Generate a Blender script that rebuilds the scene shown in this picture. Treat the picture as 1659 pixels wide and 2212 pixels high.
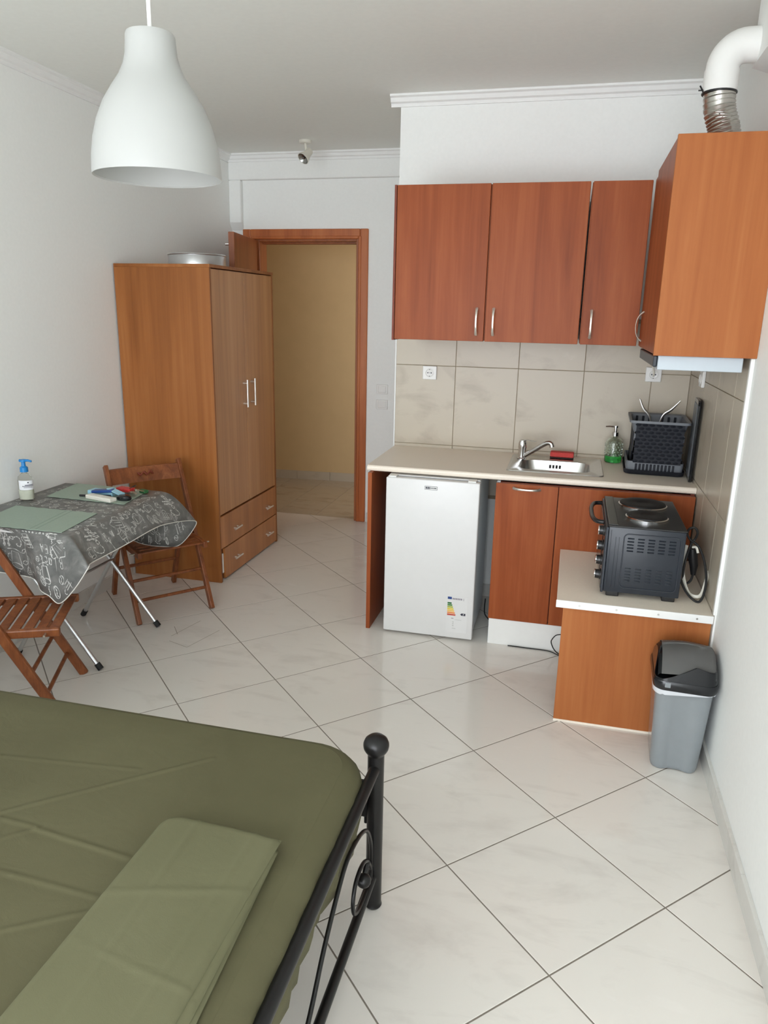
import bpy, bmesh, math, random
from mathutils import Vector, Matrix
random.seed(7)
for o in list(bpy.data.objects): bpy.data.objects.remove(o)
scene = bpy.context.scene
COL = scene.collection
# ------------------------------------------------------------------ camera
cd = bpy.data.cameras.new('camera'); cam = bpy.data.objects.new('camera', cd); COL.objects.link(cam)
cd.sensor_fit = 'HORIZONTAL'; cd.sensor_width = 36.0; cd.lens = 36.0*1589.2144/1659.0
cd.clip_start = 0.05
cam.matrix_world = Matrix(((0.96930132, -0.08343782, 0.23128573, 0.0),
                           (0.24506517, 0.25152185, -0.93631182, 0.0),
                           (0.0199504, 0.96424836, 0.26424816, 1.6389),
                           (0, 0, 0, 1)))
scene.camera = cam
# ------------------------------------------------------------------ world, daylight, exposure
w = bpy.data.worlds.new('world'); scene.world = w; w.use_nodes = True
w.node_tree.nodes['Background'].inputs[0].default_value = (0.80, 0.90, 1.0, 1)
w.node_tree.nodes['Background'].inputs[1].default_value = 1.2
def area(name, loc, rot, sx, sy, power, col):
    l = bpy.data.lights.new(name, 'AREA'); l.shape = 'RECTANGLE'; l.size = sx; l.size_y = sy
    l.energy = power; l.color = col
    o = bpy.data.objects.new(name, l); COL.objects.link(o); o.location = loc; o.rotation_euler = rot
    return o
# daylight through the wide balcony opening behind the camera (opening x -2.4..0.44, z 0.02..2.4)
area('balcony_daylight', (-0.98, -2.32, 1.2), (math.radians(80), 0, 0), 2.8, 2.34, 147, (0.962, 0.99, 1.045))
# unseen warm fill light, added to brighten the corridor beyond the door
area('corridor_fill', (-0.62, 6.15, 1.5), (math.radians(90), 0, math.radians(90)), 0.9, 1.8, 11, (1.0, 0.95, 0.86))
scene.cycles.max_bounces = 18; scene.cycles.diffuse_bounces = 14; scene.cycles.glossy_bounces = 6; scene.cycles.transmission_bounces = 10
scene.view_settings.view_transform = 'Standard'; scene.view_settings.look = 'None'
scene.view_settings.exposure = 0.0; scene.view_settings.gamma = 1.0
scene.view_settings.use_curve_mapping = False

# ------------------------------------------------------------------ helpers
def S(r, g, b):
    f = lambda c: (c/255/12.92) if c/255 <= 0.04045 else ((c/255+0.055)/1.055)**2.4
    return (f(r), f(g), f(b), 1)
def newmat(name):
    m = bpy.data.materials.new(name); m.use_nodes = True
    return m, m.node_tree, m.node_tree.nodes['Principled BSDF']
def coords(nt, scale, rnd=False, rot=(0, 0, 0)):
    tc = nt.nodes.new('ShaderNodeTexCoord'); mp = nt.nodes.new('ShaderNodeMapping')
    mp.inputs['Scale'].default_value = scale; mp.inputs['Rotation'].default_value = rot
    nt.links.new(tc.outputs['Object'], mp.inputs['Vector'])
    if rnd:
        oi = nt.nodes.new('ShaderNodeObjectInfo'); mu = nt.nodes.new('ShaderNodeMath'); mu.operation = 'MULTIPLY'
        mu.inputs[1].default_value = 37.0
        nt.links.new(oi.outputs['Random'], mu.inputs[0]); nt.links.new(mu.outputs[0], mp.inputs['Location'])
    return mp.outputs['Vector']
def noise(nt, vec, scale, detail=4, dist=0.0, rough=0.5):
    n = nt.nodes.new('ShaderNodeTexNoise'); n.inputs['Scale'].default_value = scale
    n.inputs['Detail'].default_value = detail; n.inputs['Distortion'].default_value = dist
    n.inputs['Roughness'].default_value = rough
    nt.links.new(vec, n.inputs['Vector']); return n.outputs['Fac']
def ramp(nt, fac, stops):
    r = nt.nodes.new('ShaderNodeValToRGB'); e = r.color_ramp.elements
    while len(e) < len(stops): e.new(0.5)
    for i, (p, c) in enumerate(stops): e[i].position = p; e[i].color = c
    nt.links.new(fac, r.inputs['Fac']); return r.outputs['Color']
def bump(nt, bs, fac, strength, dist=0.002):
    b = nt.nodes.new('ShaderNodeBump'); b.inputs['Strength'].default_value = strength; b.inputs['Distance'].default_value = dist
    nt.links.new(fac, b.inputs['Height']); nt.links.new(b.outputs['Normal'], bs.inputs['Normal'])
def plain(name, col, rough=0.5, metal=0.0, spec=0.5, var=0.06, nscale=30, bumpy=0.0, coat=0.0):
    m, nt, bs = newmat(name)
    v = coords(nt, (1, 1, 1)); f = noise(nt, v, nscale, 3)
    c0 = tuple(x*(1-var) for x in col[:3])+(1,); c1 = tuple(min(1, x*(1+var)) for x in col[:3])+(1,)
    nt.links.new(ramp(nt, f, [(0.3, c0), (0.7, c1)]), bs.inputs['Base Color'])
    bs.inputs['Roughness'].default_value = rough; bs.inputs['Metallic'].default_value = metal
    bs.inputs['Specular IOR Level'].default_value = spec; bs.inputs['Coat Weight'].default_value = coat
    if bumpy: bump(nt, bs, f, bumpy)
    return m
def wood(name, dark, mid, light, rough=0.38, scale=(7, 7, 0.55), broad=0.45, spec=0.5, fine=0.25):
    m, nt, bs = newmat(name)
    v = coords(nt, scale, True)
    f1 = noise(nt, v, 1.0, 6, 0.9, 0.55)
    v2 = coords(nt, (scale[0]*9, scale[1]*9, scale[2]*3), True); f2 = noise(nt, v2, 1.0, 4)
    mx = nt.nodes.new('ShaderNodeMix'); mx.inputs['Factor'].default_value = fine
    nt.links.new(f1, mx.inputs['A']); nt.links.new(f2, mx.inputs['B'])
    nt.links.new(ramp(nt, mx.outputs['Result'], [(0.30, dark), (0.5, mid), (0.68, light)]), bs.inputs['Base Color'])
    bs.inputs['Roughness'].default_value = rough; bs.inputs['Specular IOR Level'].default_value = spec
    return m
def marble(name, base, vein, light, rough=0.12, sc=1.0, spec=0.5):
    m, nt, bs = newmat(name)
    v = coords(nt, (2.2*sc, 6.5*sc, 4*sc), True, (0, 0, 0.55)); f = noise(nt, v, 1.0, 7, 1.3, 0.6)
    v2 = coords(nt, (9*sc, 16*sc, 9*sc), True); f2 = noise(nt, v2, 1.0, 4, 0.5)
    mx = nt.nodes.new('ShaderNodeMix'); mx.inputs['Factor'].default_value = 0.3
    nt.links.new(f, mx.inputs['A']); nt.links.new(f2, mx.inputs['B'])
    nt.links.new(ramp(nt, mx.outputs['Result'], [(0.29, vein), (0.47, base), (0.6, base), (0.75, light)]), bs.inputs['Base Color'])
    bs.inputs['Roughness'].default_value = rough; bs.inputs['Specular IOR Level'].default_value = spec
    return m
def glassy(name, col, rough=0.03, ior=1.45):
    m, nt, bs = newmat(name)
    bs.inputs['Base Color'].default_value = col; bs.inputs['Transmission Weight'].default_value = 1.0
    bs.inputs['Roughness'].default_value = rough; bs.inputs['IOR'].default_value = ior
    return m

WORLD = {}
def thing(name, label, cat, loc=(0, 0, 0), rotz=0.0, group=None):
    o = bpy.data.objects.new(name, None); COL.objects.link(o); o.empty_display_size = 0.05
    o.location = loc; o.rotation_euler = (0, 0, rotz)
    WORLD[o.name] = Matrix.Translation(loc) @ Matrix.Rotation(rotz, 4, 'Z')
    o['label'] = label; o['category'] = cat
    if group: o['group'] = group
    return o
def tag(o, label, cat, group=None):
    o['label'] = label; o['category'] = cat
    if group: o['group'] = group
    return o
def obj(name, bm, mats, parent=None, smooth=False, local=False, label=None, kind=None, angle=40):
    me = bpy.data.meshes.new(name)
    bmesh.ops.recalc_face_normals(bm, faces=bm.faces)
    if smooth:
        for f in bm.faces: f.smooth = True
        lim = math.radians(angle)
        for e in bm.edges:
            if len(e.link_faces) == 2 and e.calc_face_angle(0) > lim: e.smooth = False
    bm.to_mesh(me); bm.free()
    for m in (mats if isinstance(mats, (list, tuple)) else [mats]): me.materials.append(m)
    o = bpy.data.objects.new(name, me); COL.objects.link(o)
    if parent:
        o.parent = parent
        if not local and parent.name in WORLD: o.matrix_parent_inverse = WORLD[parent.name].inverted()
    if label: o['label'] = label
    if kind: o['kind'] = kind
    return o
def BM(): return bmesh.new()
def box(bm, x0, x1, y0, y1, z0, z1, bev=0.0, seg=2, mi=0, M=None):
    r = bmesh.ops.create_cube(bm, size=1.0); vs = r['verts']
    for v in vs:
        v.co = Vector(((x0+x1)/2+v.co.x*(x1-x0), (y0+y1)/2+v.co.y*(y1-y0), (z0+z1)/2+v.co.z*(z1-z0)))
    if M is not None:
        for v in vs: v.co = M @ v.co
    fs = set(f for v in vs for f in v.link_faces)
    for f in fs: f.material_index = mi
    if bev > 0:
        es = set(e for v in vs for e in v.link_edges)
        r = bmesh.ops.bevel(bm, geom=list(es), offset=bev, segments=seg, affect='EDGES', profile=0.5)
        for f in r['faces']: f.material_index = mi
    return bm
def tube(bm, pts, r, n=10, mi=0, cap=True, flat=1.0, closed=False, up=(0, 0, 1)):
    pts = [Vector(p) for p in pts]; N = len(pts); rings = []
    rs = r if isinstance(r, (list, tuple)) else [r]*N
    pu = None
    for i in range(N):
        if closed: t = pts[(i+1) % N]-pts[i-1]
        else: t = pts[min(i+1, N-1)]-pts[max(i-1, 0)]
        t.normalize()
        if pu is None:
            u = Vector(up); u = u-t*u.dot(t)
            if u.length < 1e-3: u = Vector((1, 0, 0)); u = u-t*u.dot(t)
        else: u = pu-t*pu.dot(t)
        u.normalize(); pu = u; s = t.cross(u)
        rings.append([bm.verts.new(pts[i]+(u*math.cos(a)*flat+s*math.sin(a))*rs[i]) for a in [2*math.pi*k/n for k in range(n)]])
    for i in range(N if closed else N-1):
        a, b = rings[i], rings[(i+1) % N]
        for k in range(n):
            f = bm.faces.new((a[k], a[(k+1) % n], b[(k+1) % n], b[k])); f.material_index = mi
    if cap and not closed:
        for a in (rings[0], rings[-1]):
            f = bm.faces.new(a); f.material_index = mi
    return bm
def lathe(bm, prof, c, n=32, mi=0, M=None, sx=1, sy=1):
    rings = []
    for r, z in prof:
        if r < 1e-6: ring = [bm.verts.new((c[0], c[1], c[2]+z))]
        else: ring = [bm.verts.new((c[0]+r*sx*math.cos(2*math.pi*k/n), c[1]+r*sy*math.sin(2*math.pi*k/n), c[2]+z)) for k in range(n)]
        rings.append(ring)
    if M is not None:
        for ring in rings:
            for v in ring: v.co = M @ v.co
    for a, b in zip(rings, rings[1:]):
        for k in range(n):
            k2 = (k+1) % n
            if len(a) == 1 and len(b) == 1: continue
            if len(a) == 1: f = bm.faces.new((a[0], b[k], b[k2]))
            elif len(b) == 1: f = bm.faces.new((a[k], a[k2], b[0]))
            else: f = bm.faces.new((a[k], a[k2], b[k2], b[k]))
            f.material_index = mi
    return bm
def prism(bm, poly, axis, a0, a1, mi=0):
    """poly in the two other axes (cyclic order), extruded along axis from a0 to a1"""
    def P(p, a):
        return {'x': (a, p[0], p[1]), 'y': (p[0], a, p[1]), 'z': (p[0], p[1], a)}[axis]
    A = [bm.verts.new(P(p, a0)) for p in poly]; B = [bm.verts.new(P(p, a1)) for p in poly]
    n = len(poly)
    fs = [bm.faces.new(A), bm.faces.new(B)]
    for k in range(n): fs.append(bm.faces.new((A[k], A[(k+1) % n], B[(k+1) % n], B[k])))
    for f in fs: f.material_index = mi
    return bm
def rrect(cx, cy, hx, hy, r, n=6):
    out = []
    for sx, sy, a0 in ((1, 1, 0), (-1, 1, 90), (-1, -1, 180), (1, -1, 270)):
        for k in range(n+1):
            a = math.radians(a0+90*k/n)
            out.append((cx+sx*(hx-r)+r*math.cos(a), cy+sy*(hy-r)+r*math.sin(a)))
    return out
def loft(bm, rings, mi=0, cap0=False, cap1=False):
    R = [[bm.verts.new(p) for p in ring] for ring in rings]
    n = len(R[0])
    for a, b in zip(R, R[1:]):
        for k in range(n):
            f = bm.faces.new((a[k], a[(k+1) % n], b[(k+1) % n], b[k])); f.material_index = mi
    if cap0: bm.faces.new(R[0]).material_index = mi
    if cap1: bm.faces.new(R[-1]).material_index = mi
    return bm
def spline(pts, n=8):
    P = [Vector(p) for p in pts]; out = []
    for i in range(len(P)-1):
        p0, p1, p2, p3 = P[max(i-1, 0)], P[i], P[i+1], P[min(i+2, len(P)-1)]
        for k in range(n):
            t = k/n
            out.append(0.5*((2*p1)+(p2-p0)*t+(2*p0-5*p1+4*p2-p3)*t*t+(3*p1-p0-3*p2+p3)*t**3))
    out.append(P[-1]); return out
def ribbon(bm, pts, width, normal, mi=0):
    pts = [Vector(p) for p in pts]; prev = None
    for i, p in enumerate(pts):
        t = pts[min(i+1, len(pts)-1)]-pts[max(i-1, 0)]
        s = t.cross(Vector(normal))
        if s.length < 1e-9: continue
        s.normalize()
        a = bm.verts.new(p+s*width/2); b = bm.verts.new(p-s*width/2)
        if prev: bm.faces.new((prev[0], a, b, prev[1])).material_index = mi
        prev = (a, b)
    return bm
def dup(root, loc, rotz, label, name=None):
    r = root.copy(); COL.objects.link(r); r.location = loc; r.rotation_euler = (0, 0, rotz); r['label'] = label
    for ch in list(root.children):
        c = ch.copy(); COL.objects.link(c); c.parent = r
        for g in list(ch.children):
            d = g.copy(); COL.objects.link(d); d.parent = c
    return r
def root_struct(name):
    o = bpy.data.objects.new(name, None); COL.objects.link(o); o['kind'] = 'structure'; return o

# ------------------------------------------------------------------ materials
M_wall = plain('wall_paint', (0.86, 0.875, 0.86), 0.7, var=0.012, nscale=60, spec=0.3, bumpy=0.04)
M_ceil = plain('ceiling_paint', (0.83, 0.85, 0.815), 0.8, var=0.012, nscale=40, spec=0.2)
M_cream = plain('corridor_paint', S(206, 180, 136), 0.6, var=0.02, nscale=8)
M_trim = plain('white_trim', (0.84, 0.85, 0.84), 0.5, var=0.01)
M_tile = marble('floor_marble', (0.745, 0.712, 0.665, 1), (0.65, 0.615, 0.572, 1), (0.79, 0.76, 0.72, 1), 0.11)
M_tile2 = marble('corridor_marble', (0.44, 0.38, 0.30, 1), (0.31, 0.25, 0.19, 1), (0.50, 0.44, 0.36, 1), 0.2)
M_grout = plain('grout', S(126, 118, 108), 0.9, var=0.1, nscale=90)
M_skirt = marble('skirting_tile', (0.64, 0.635, 0.60, 1), (0.52, 0.50, 0.46, 1), (0.70, 0.70, 0.66, 1), 0.25)
M_stone = marble('beige_stone_tile', S(190, 180, 163), S(166, 154, 138), S(204, 196, 181), 0.32, 0.9, 0.4)
M_sgrout = plain('stone_grout', S(150, 138, 118), 0.9)
M_ward = wood('wardrobe_cherry', S(122, 70, 30), S(150, 92, 46), S(170, 112, 64), 0.38, (5, 5, 0.35), spec=0.3)
M_wdoor = wood('wardrobe_door', S(164, 112, 66), S(186, 132, 82), S(200, 148, 100), 0.3, (9, 9, 0.3), spec=0.6)  # sheen on the doors put into the colour: paler, greyer than the side panels
M_wdraw = wood('wardrobe_drawer', S(150, 94, 48), S(178, 116, 64), S(194, 132, 80), 0.3, (9, 9, 0.3), spec=0.6)
M_kit = wood('kitchen_cherry', S(126, 60, 29), S(146, 74, 38), S(160, 88, 49), 0.40, (10, 10, 0.8), spec=0.18)
M_kit2 = wood('kitchen_panel', S(147, 82, 42), S(163, 97, 53), S(173, 109, 63), 0.5, (8, 8, 0.7), spec=0.2)
M_kdark = plain('cabinet_core', S(120, 52, 30), 0.6)
M_frame = wood('door_frame_wood', S(150, 76, 34), S(178, 98, 48), S(190, 112, 60), 0.35, (10, 10, 0.8))
M_leaf = wood('door_leaf_wood', S(128, 68, 34), S(150, 84, 44), S(164, 98, 54), 0.4, (8, 8, 0.6))
M_chair = wood('chair_wood', S(98, 50, 24), S(126, 70, 36), S(148, 90, 50), 0.38, (22, 22, 6), spec=0.4)
M_counter = plain('laminate_counter', S(234, 223, 208), 0.36, var=0.03, nscale=200)
M_edge = plain('white_edge_band', (0.82, 0.82, 0.80), 0.35, var=0.01)
M_white = plain('white_enamel', (0.72, 0.715, 0.71), 0.32, var=0.008)
M_plastic = plain('white_plastic', (0.80, 0.80, 0.78), 0.35, var=0.01)
M_off = plain('cream_plastic', (0.72, 0.70, 0.62), 0.4, var=0.02)
M_steel = plain('brushed_steel', (0.62, 0.61, 0.59), 0.28, 1.0, var=0.04, nscale=50)
M_chrome = plain('chrome', (0.70, 0.70, 0.70), 0.14, 1.0, var=0.01)
M_alu = plain('satin_aluminium', (0.66, 0.67, 0.68), 0.32, 1.0, var=0.02)
M_handle = plain('satin_handle', (0.78, 0.74, 0.68), 0.34, 0.9, var=0.02)
M_duct = plain('aluminium_duct', (0.62, 0.61, 0.57), 0.30, 1.0, var=0.05, nscale=60)
M_hood = plain('hood_enamel', S(186, 196, 204), 0.35, var=0.01)
M_black = plain('black_plastic', (0.012, 0.012, 0.013), 0.3, var=0.05)
M_blacks = plain('black_gloss', (0.010, 0.011, 0.013), 0.16, var=0.03)
M_rub = plain('black_rubber', (0.012, 0.012, 0.012), 0.7)
M_iron = plain('black_iron', (0.008, 0.0075, 0.0075), 0.3, spec=0.35, var=0.1, bumpy=0.03)
M_oven = plain('oven_enamel', (0.018, 0.023, 0.032), 0.36, var=0.04)
M_oventop = plain('oven_top_enamel', (0.020, 0.020, 0.020), 0.30, var=0.05)
M_plate = plain('cast_iron_plate', (0.010, 0.010, 0.010), 0.5, var=0.1)
M_rack = plain('slate_plastic', (0.016, 0.018, 0.025), 0.6, spec=0.25, var=0.04)
M_rackg = plain('grey_plastic', S(112, 116, 122), 0.45, spec=0.4, var=0.02)
M_bin = plain('bin_silver', S(130, 136, 140), 0.13, 0.0, 0.9, var=0.015)
M_flap = plain('bin_flap_grey', S(122, 121, 119), 0.14, 0.0, 0.7, var=0.02)
M_liner = plain('bin_liner', (0.60, 0.62, 0.65), 0.25, var=0.04)
M_lamp = plain('lamp_opal', (0.57, 0.575, 0.56), 0.4, var=0.005)
lt = M_lamp.node_tree; tr = lt.nodes.new('ShaderNodeBsdfTranslucent'); tr.inputs['Color'].default_value = (0.62, 0.62, 0.60, 1)
mxs = lt.nodes.new('ShaderNodeMixShader'); mxs.inputs[0].default_value = 0.35   # opal shade lets part of the daylight through
lt.links.new(lt.nodes['Principled BSDF'].outputs[0], mxs.inputs[1]); lt.links.new(tr.outputs[0], mxs.inputs[2])
lt.links.new(mxs.outputs[0], lt.nodes['Material Output'].inputs['Surface'])
M_red = plain('red_sponge', S(206, 74, 70), 0.9, var=0.12, nscale=180, bumpy=0.5)
M_scour = plain('dark_scourer', S(56, 40, 36), 0.95, var=0.2, nscale=200)
M_mat = plain('sage_vinyl', S(146, 163, 148), 0.5, var=0.04, nscale=120)
M_matd = plain('sage_vinyl_dark', S(112, 130, 116), 0.6, var=0.04)
M_chalk = plain('chalk_print', S(196, 196, 192), 0.6, var=0.12, nscale=300)
M_hem = plain('hem_trim', S(214, 212, 204), 0.6)
M_blue = plain('blue_plastic', S(28, 128, 196), 0.3)
M_navy = plain('navy_plastic', S(24, 62, 128), 0.35)
M_cyan = plain('pale_blue_plastic', S(150, 196, 214), 0.35)
M_redp = plain('red_plastic', S(178, 44, 44), 0.4)
M_green = plain('green_plastic', S(44, 96, 52), 0.5)
M_brass = plain('key_metal', (0.58, 0.55, 0.46), 0.35, 1.0)
M_glass = glassy('clear_glass', (0.90, 0.95, 0.90, 1), 0.06)
M_gglass = glassy('green_glass', (0.22, 0.70, 0.30, 1), 0.06)
M_clear = glassy('clear_plastic', (0.97, 0.98, 0.96, 1), 0.08, 1.12)
M_label = plain('paper_label', (0.82, 0.83, 0.86), 0.5, var=0.01)
M_ink = plain('dark_ink', S(44, 46, 62), 0.6)
M_refl = plain('spot_reflector', (0.42, 0.43, 0.42), 0.22, 1.0)
# chalkboard cloth
M_cloth, nt, bs = newmat('chalkboard_oilcloth')
f1 = noise(nt, coords(nt, (1, 1, 1)), 16, 6, 0.8, 0.65)
nt.links.new(ramp(nt, f1, [(0.34, S(92, 93, 91)), (0.55, S(112, 112, 109)), (0.74, S(150, 149, 146))]), bs.inputs['Base Color'])
bs.inputs['Roughness'].default_value = 0.42
# olive bed linen: weave bump and soft tonal drift
def linen(name, c0, c1):
    m, nt, bs = newmat(name)
    f = noise(nt, coords(nt, (1, 1, 1)), 3.0, 5, 0.3)
    nt.links.new(ramp(nt, f, [(0.3, c0), (0.7, c1)]), bs.inputs['Base Color'])
    bs.inputs['Roughness'].default_value = 0.72; bs.inputs['Specular IOR Level'].default_value = 0.2
    f2 = noise(nt, coords(nt, (1, 1, 1)), 500, 2)
    f3 = noise(nt, coords(nt, (1, 1.6, 1)), 9, 4, 1.2)
    mx = nt.nodes.new('ShaderNodeMix'); mx.inputs['Factor'].default_value = 0.85
    nt.links.new(f2, mx.inputs['A']); nt.links.new(f3, mx.inputs['B'])
    bump(nt, bs, mx.outputs['Result'], 0.13, 0.012)
    return m
M_sheet = linen('olive_sheet', S(87, 84, 61), S(94, 91, 67))
M_case = linen('olive_pillowcase', S(101, 100, 75), S(107, 106, 81))

# ------------------------------------------------------------------ room shell
XL, XR, YD, YK, ZC, YF = -2.582, 0.613, 5.478, 4.162, 2.72, -2.6
def clip(poly, f):
    out = []
    for i in range(len(poly)):
        a, b = poly[i], poly[(i+1) % len(poly)]; fa, fb = f(a), f(b)
        if fa >= 0: out.append(a)
        if fa*fb < 0:
            t = fa/(fa-fb); out.append((a[0]+(b[0]-a[0])*t, a[1]+(b[1]-a[1])*t))
    return out
def clip_rect(poly, x0, x1, y0, y1):
    for f in (lambda p: p[0]-x0, lambda p: x1-p[0], lambda p: p[1]-y0, lambda p: y1-p[1]):
        poly = clip(poly, f)
        if len(poly) < 3: return []
    return poly
def area2(p): return abs(sum(p[i][0]*p[(i+1) % len(p)][1]-p[(i+1) % len(p)][0]*p[i][1] for i in range(len(p))))/2
fl = root_struct('floor')
bm = BM(); box(bm, XL-0.1, XR+0.1, YF-0.1, YD+0.09, -0.06, -0.0012); obj('grout_bed', bm, M_grout, fl)
def tile_mesh(bm, poly, z0, z1, ch=0.0012):
    cx = sum(p[0] for p in poly)/len(poly); cy = sum(p[1] for p in poly)/len(poly)
    def ins(p):
        d = math.hypot(p[0]-cx, p[1]-cy) or 1; k = 1-ch*1.4/d; return (cx+(p[0]-cx)*k, cy+(p[1]-cy)*k)
    top = [ins(p) for p in poly]
    loft(bm, [[(p[0], p[1], z0) for p in poly], [(p[0], p[1], z1-ch*0.5) for p in poly], [(p[0], p[1], z1) for p in top]], cap1=True)
def floor_tiles(parent, s, ang, ox, oy, rect, joint, mat, skip=None):
    full = None; ca, sa = math.cos(ang), math.sin(ang); h = (s-joint)/2
    for i in range(-24, 25):
        for j in range(-24, 25):
            cx = ox+s*((i+.5)*ca+(j+.5)*sa); cy = oy+s*(-(i+.5)*sa+(j+.5)*ca)
            if skip and skip(cx, cy): continue
            sq = [(u*h*ca+v*h*sa, -u*h*sa+v*h*ca) for u, v in ((-1, -1), (1, -1), (1, 1), (-1, 1))]
            pl = clip_rect([(cx+p[0], cy+p[1]) for p in sq], *rect)
            if len(pl) < 3 or area2(pl) < 0.0004: continue
            if len(pl) == 4 and abs(area2(pl)-4*h*h) < 1e-5:
                if full is None:
                    b = BM(); tile_mesh(b, sq, -0.012, 0.0); o = obj('tile', b, mat, parent); full = o.data
                else:
                    o = bpy.data.objects.new('tile', full); COL.objects.link(o); o.parent = parent
                o.location = (cx, cy, 0)
            else:
                b = BM(); tile_mesh(b, [(p[0]-cx, p[1]-cy) for p in pl], -0.012, 0.0)
                o = obj('tile', b, mat, parent); o.location = (cx, cy, 0)
floor_tiles(fl, 0.4484, 0.7827, -1.516, 3.1554, (XL, XR, YF, YD+0.05), 0.0046, M_tile, lambda x, y: (x > -0.7 and y > YK+0.3))
# hairline cut around a patched floor tile by the table
bm = BM()
for pl in ([(-1.833, 3.334), (-1.884, 3.117)], [(-1.929, 3.228), (-1.865, 3.146)], [(-1.681, 3.251), (-1.744, 3.022)], [(-1.865, 3.064), (-1.744, 3.022)]):
    ribbon(bm, [(x, y, 0.0006) for x, y in pl], 0.003, (0, 0, 1))
obj('tile_cut_line', bm, plain('cut_grout', S(148, 140, 128), 0.8), fl)
cf = root_struct('floor_corridor')
bm = BM(); box(bm, -4.2, 0.8, YD+0.09, 7.1, -0.06, -0.0025); obj('grout_bed', bm, M_grout, cf)
floor_tiles(cf, 0.333, 0.0, -1.95, 5.58, (-4.1, -0.6, YD+0.055, 6.80), 0.004, M_tile2)
def struct(name, bm, m): 
    o = obj(name, bm, m); o['kind'] = 'structure'; return o
bm = BM(); box(bm, XL-0.1, XL, YF-0.1, YD+0.1, -0.06, ZC+0.1); struct('wall_left', bm, M_wall)
wr = bpy.data.objects
bm = BM(); box(bm, XR, XR+0.1, YF-0.1, YK+0.1, -0.06, ZC+0.1); WR = struct('wall_right', bm, M_wall)
bm = BM(); box(bm, XL-0.1, XR+0.1, YF-0.1, YD+0.2, ZC, ZC+0.1); struct('ceiling', bm, M_ceil)
DX0, DX1, DZ = -2.405, -1.575, 2.135
bm = BM()
box(bm, XL, DX0, YD, YD+0.12, -0.06, ZC); box(bm, DX1, -0.9, YD, YD+0.12, -0.06, ZC); box(bm, DX0, DX1, YD, YD+0.12, DZ, ZC)
struct('wall_back', bm, M_wall)
bm = BM(); box(bm, -0.981, XR, YK, YD, -0.06, ZC); WK = struct('wall_kitchen', bm, M_wall)
bm = BM()
box(bm, XL, -2.4, YF-0.1, YF, -0.06, ZC); box(bm, 0.44, XR, YF-0.1, YF, -0.06, ZC); box(bm, -2.4, 0.44, YF-0.1, YF, 2.4, ZC); box(bm, -2.4, 0.44, YF-0.1, YF, -0.06, 0.02)
struct('wall_front', bm, M_wall)
# corridor beyond the door
bm = BM(); prism(bm, [(-4.2, 6.64), (-0.5, 6.93), (-0.5, 7.1), (-4.2, 7.1)], 'z', -0.06, 2.75); CW = struct('wall_corridor', bm, M_cream)
bm = BM(); box(bm, -4.3, -4.2, YD+0.1, 7.1, -0.06, 2.75); box(bm, -0.5, -0.4, YD+0.1, 7.1, -0.06, 2.75); box(bm, -4.2, -2.6, YD+0.02, YD+0.12, -0.06, 2.75); struct('wall_corridor_ends', bm, M_cream)
bm = BM(); box(bm, -4.3, -0.4, YD+0.12, 7.1, 2.6, 2.75); struct('ceiling_corridor', bm, M_cream)
bc = root_struct('baseboard_corridor')
x = -3.9
dx, dy = 0.333, 0.333*0.29/3.7
y0 = 6.64+(0.3)*0.29/3.7
for k in range(9):
    bm = BM(); xa = -3.90+k*0.333+0.0; yb = 6.64+(xa+4.2)*0.29/3.7
    prism(bm, [(xa, yb-0.012), (xa+0.330, yb-0.012+dy), (xa+0.330, yb+dy-0.001), (xa, yb-0.001)], 'z', 0.0, 0.082)
    obj('tile', bm, M_stone, bc)

# beam, pilaster and cornices
bm = BM(); box(bm, XL, -0.981, YD-0.045, YD, 2.545, ZC, 0.008); struct('trim_1', bm, M_wall)
bm = BM(); box(bm, XL, -2.487, YD-0.045, YD, 2.25, 2.545, 0.008); prism(bm, [(YD-0.045, 2.252), (YD, 2.252), (YD, 2.20)], 'x', XL, -2.487); struct('trim_2', bm, M_wall)
def cornice(name, p0, p1, inward, h=0.055, d=0.046):
    prof = [(0, 0), (d, 0), (d, -0.010), (d*0.72, -0.016), (d*0.55, -0.034), (d*0.30, -0.040), (0.010, -0.050), (0.010, -h), (0, -h)]
    bm = BM(); p0 = Vector(p0); p1 = Vector(p1); nrm = Vector(inward)
    loft(bm, [[tuple(p+nrm*a+Vector((0, 0, b))) for a, b in prof] for p in (p0, p1)], cap0=True, cap1=True)
    struct(name, bm, M_trim)
cornice('trim_3', (XL, YF, ZC), (XL, YD-0.04, ZC), (1, 0, 0))
cornice('trim_4', (XL, YD-0.045, ZC), (-0.981, YD-0.045, ZC), (0, -1, 0), 0.055, 0.035)
cornice('trim_5', (-0.981-0.05, YK, ZC), (0.52, YK, ZC), (0, -1, 0))
cornice('trim_6', (-0.981, YK+0.001, ZC), (-0.981, YD-0.05, ZC), (-1, 0, 0))
# plastered duct box high on the right wall
bm = BM(); prism(bm, [(0.530, 1.2), (0.530, 3.16), (XR, 3.25), (XR, 1.2)], 'z', 2.494, ZC); struct('trim_7', bm, M_wall)
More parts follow.
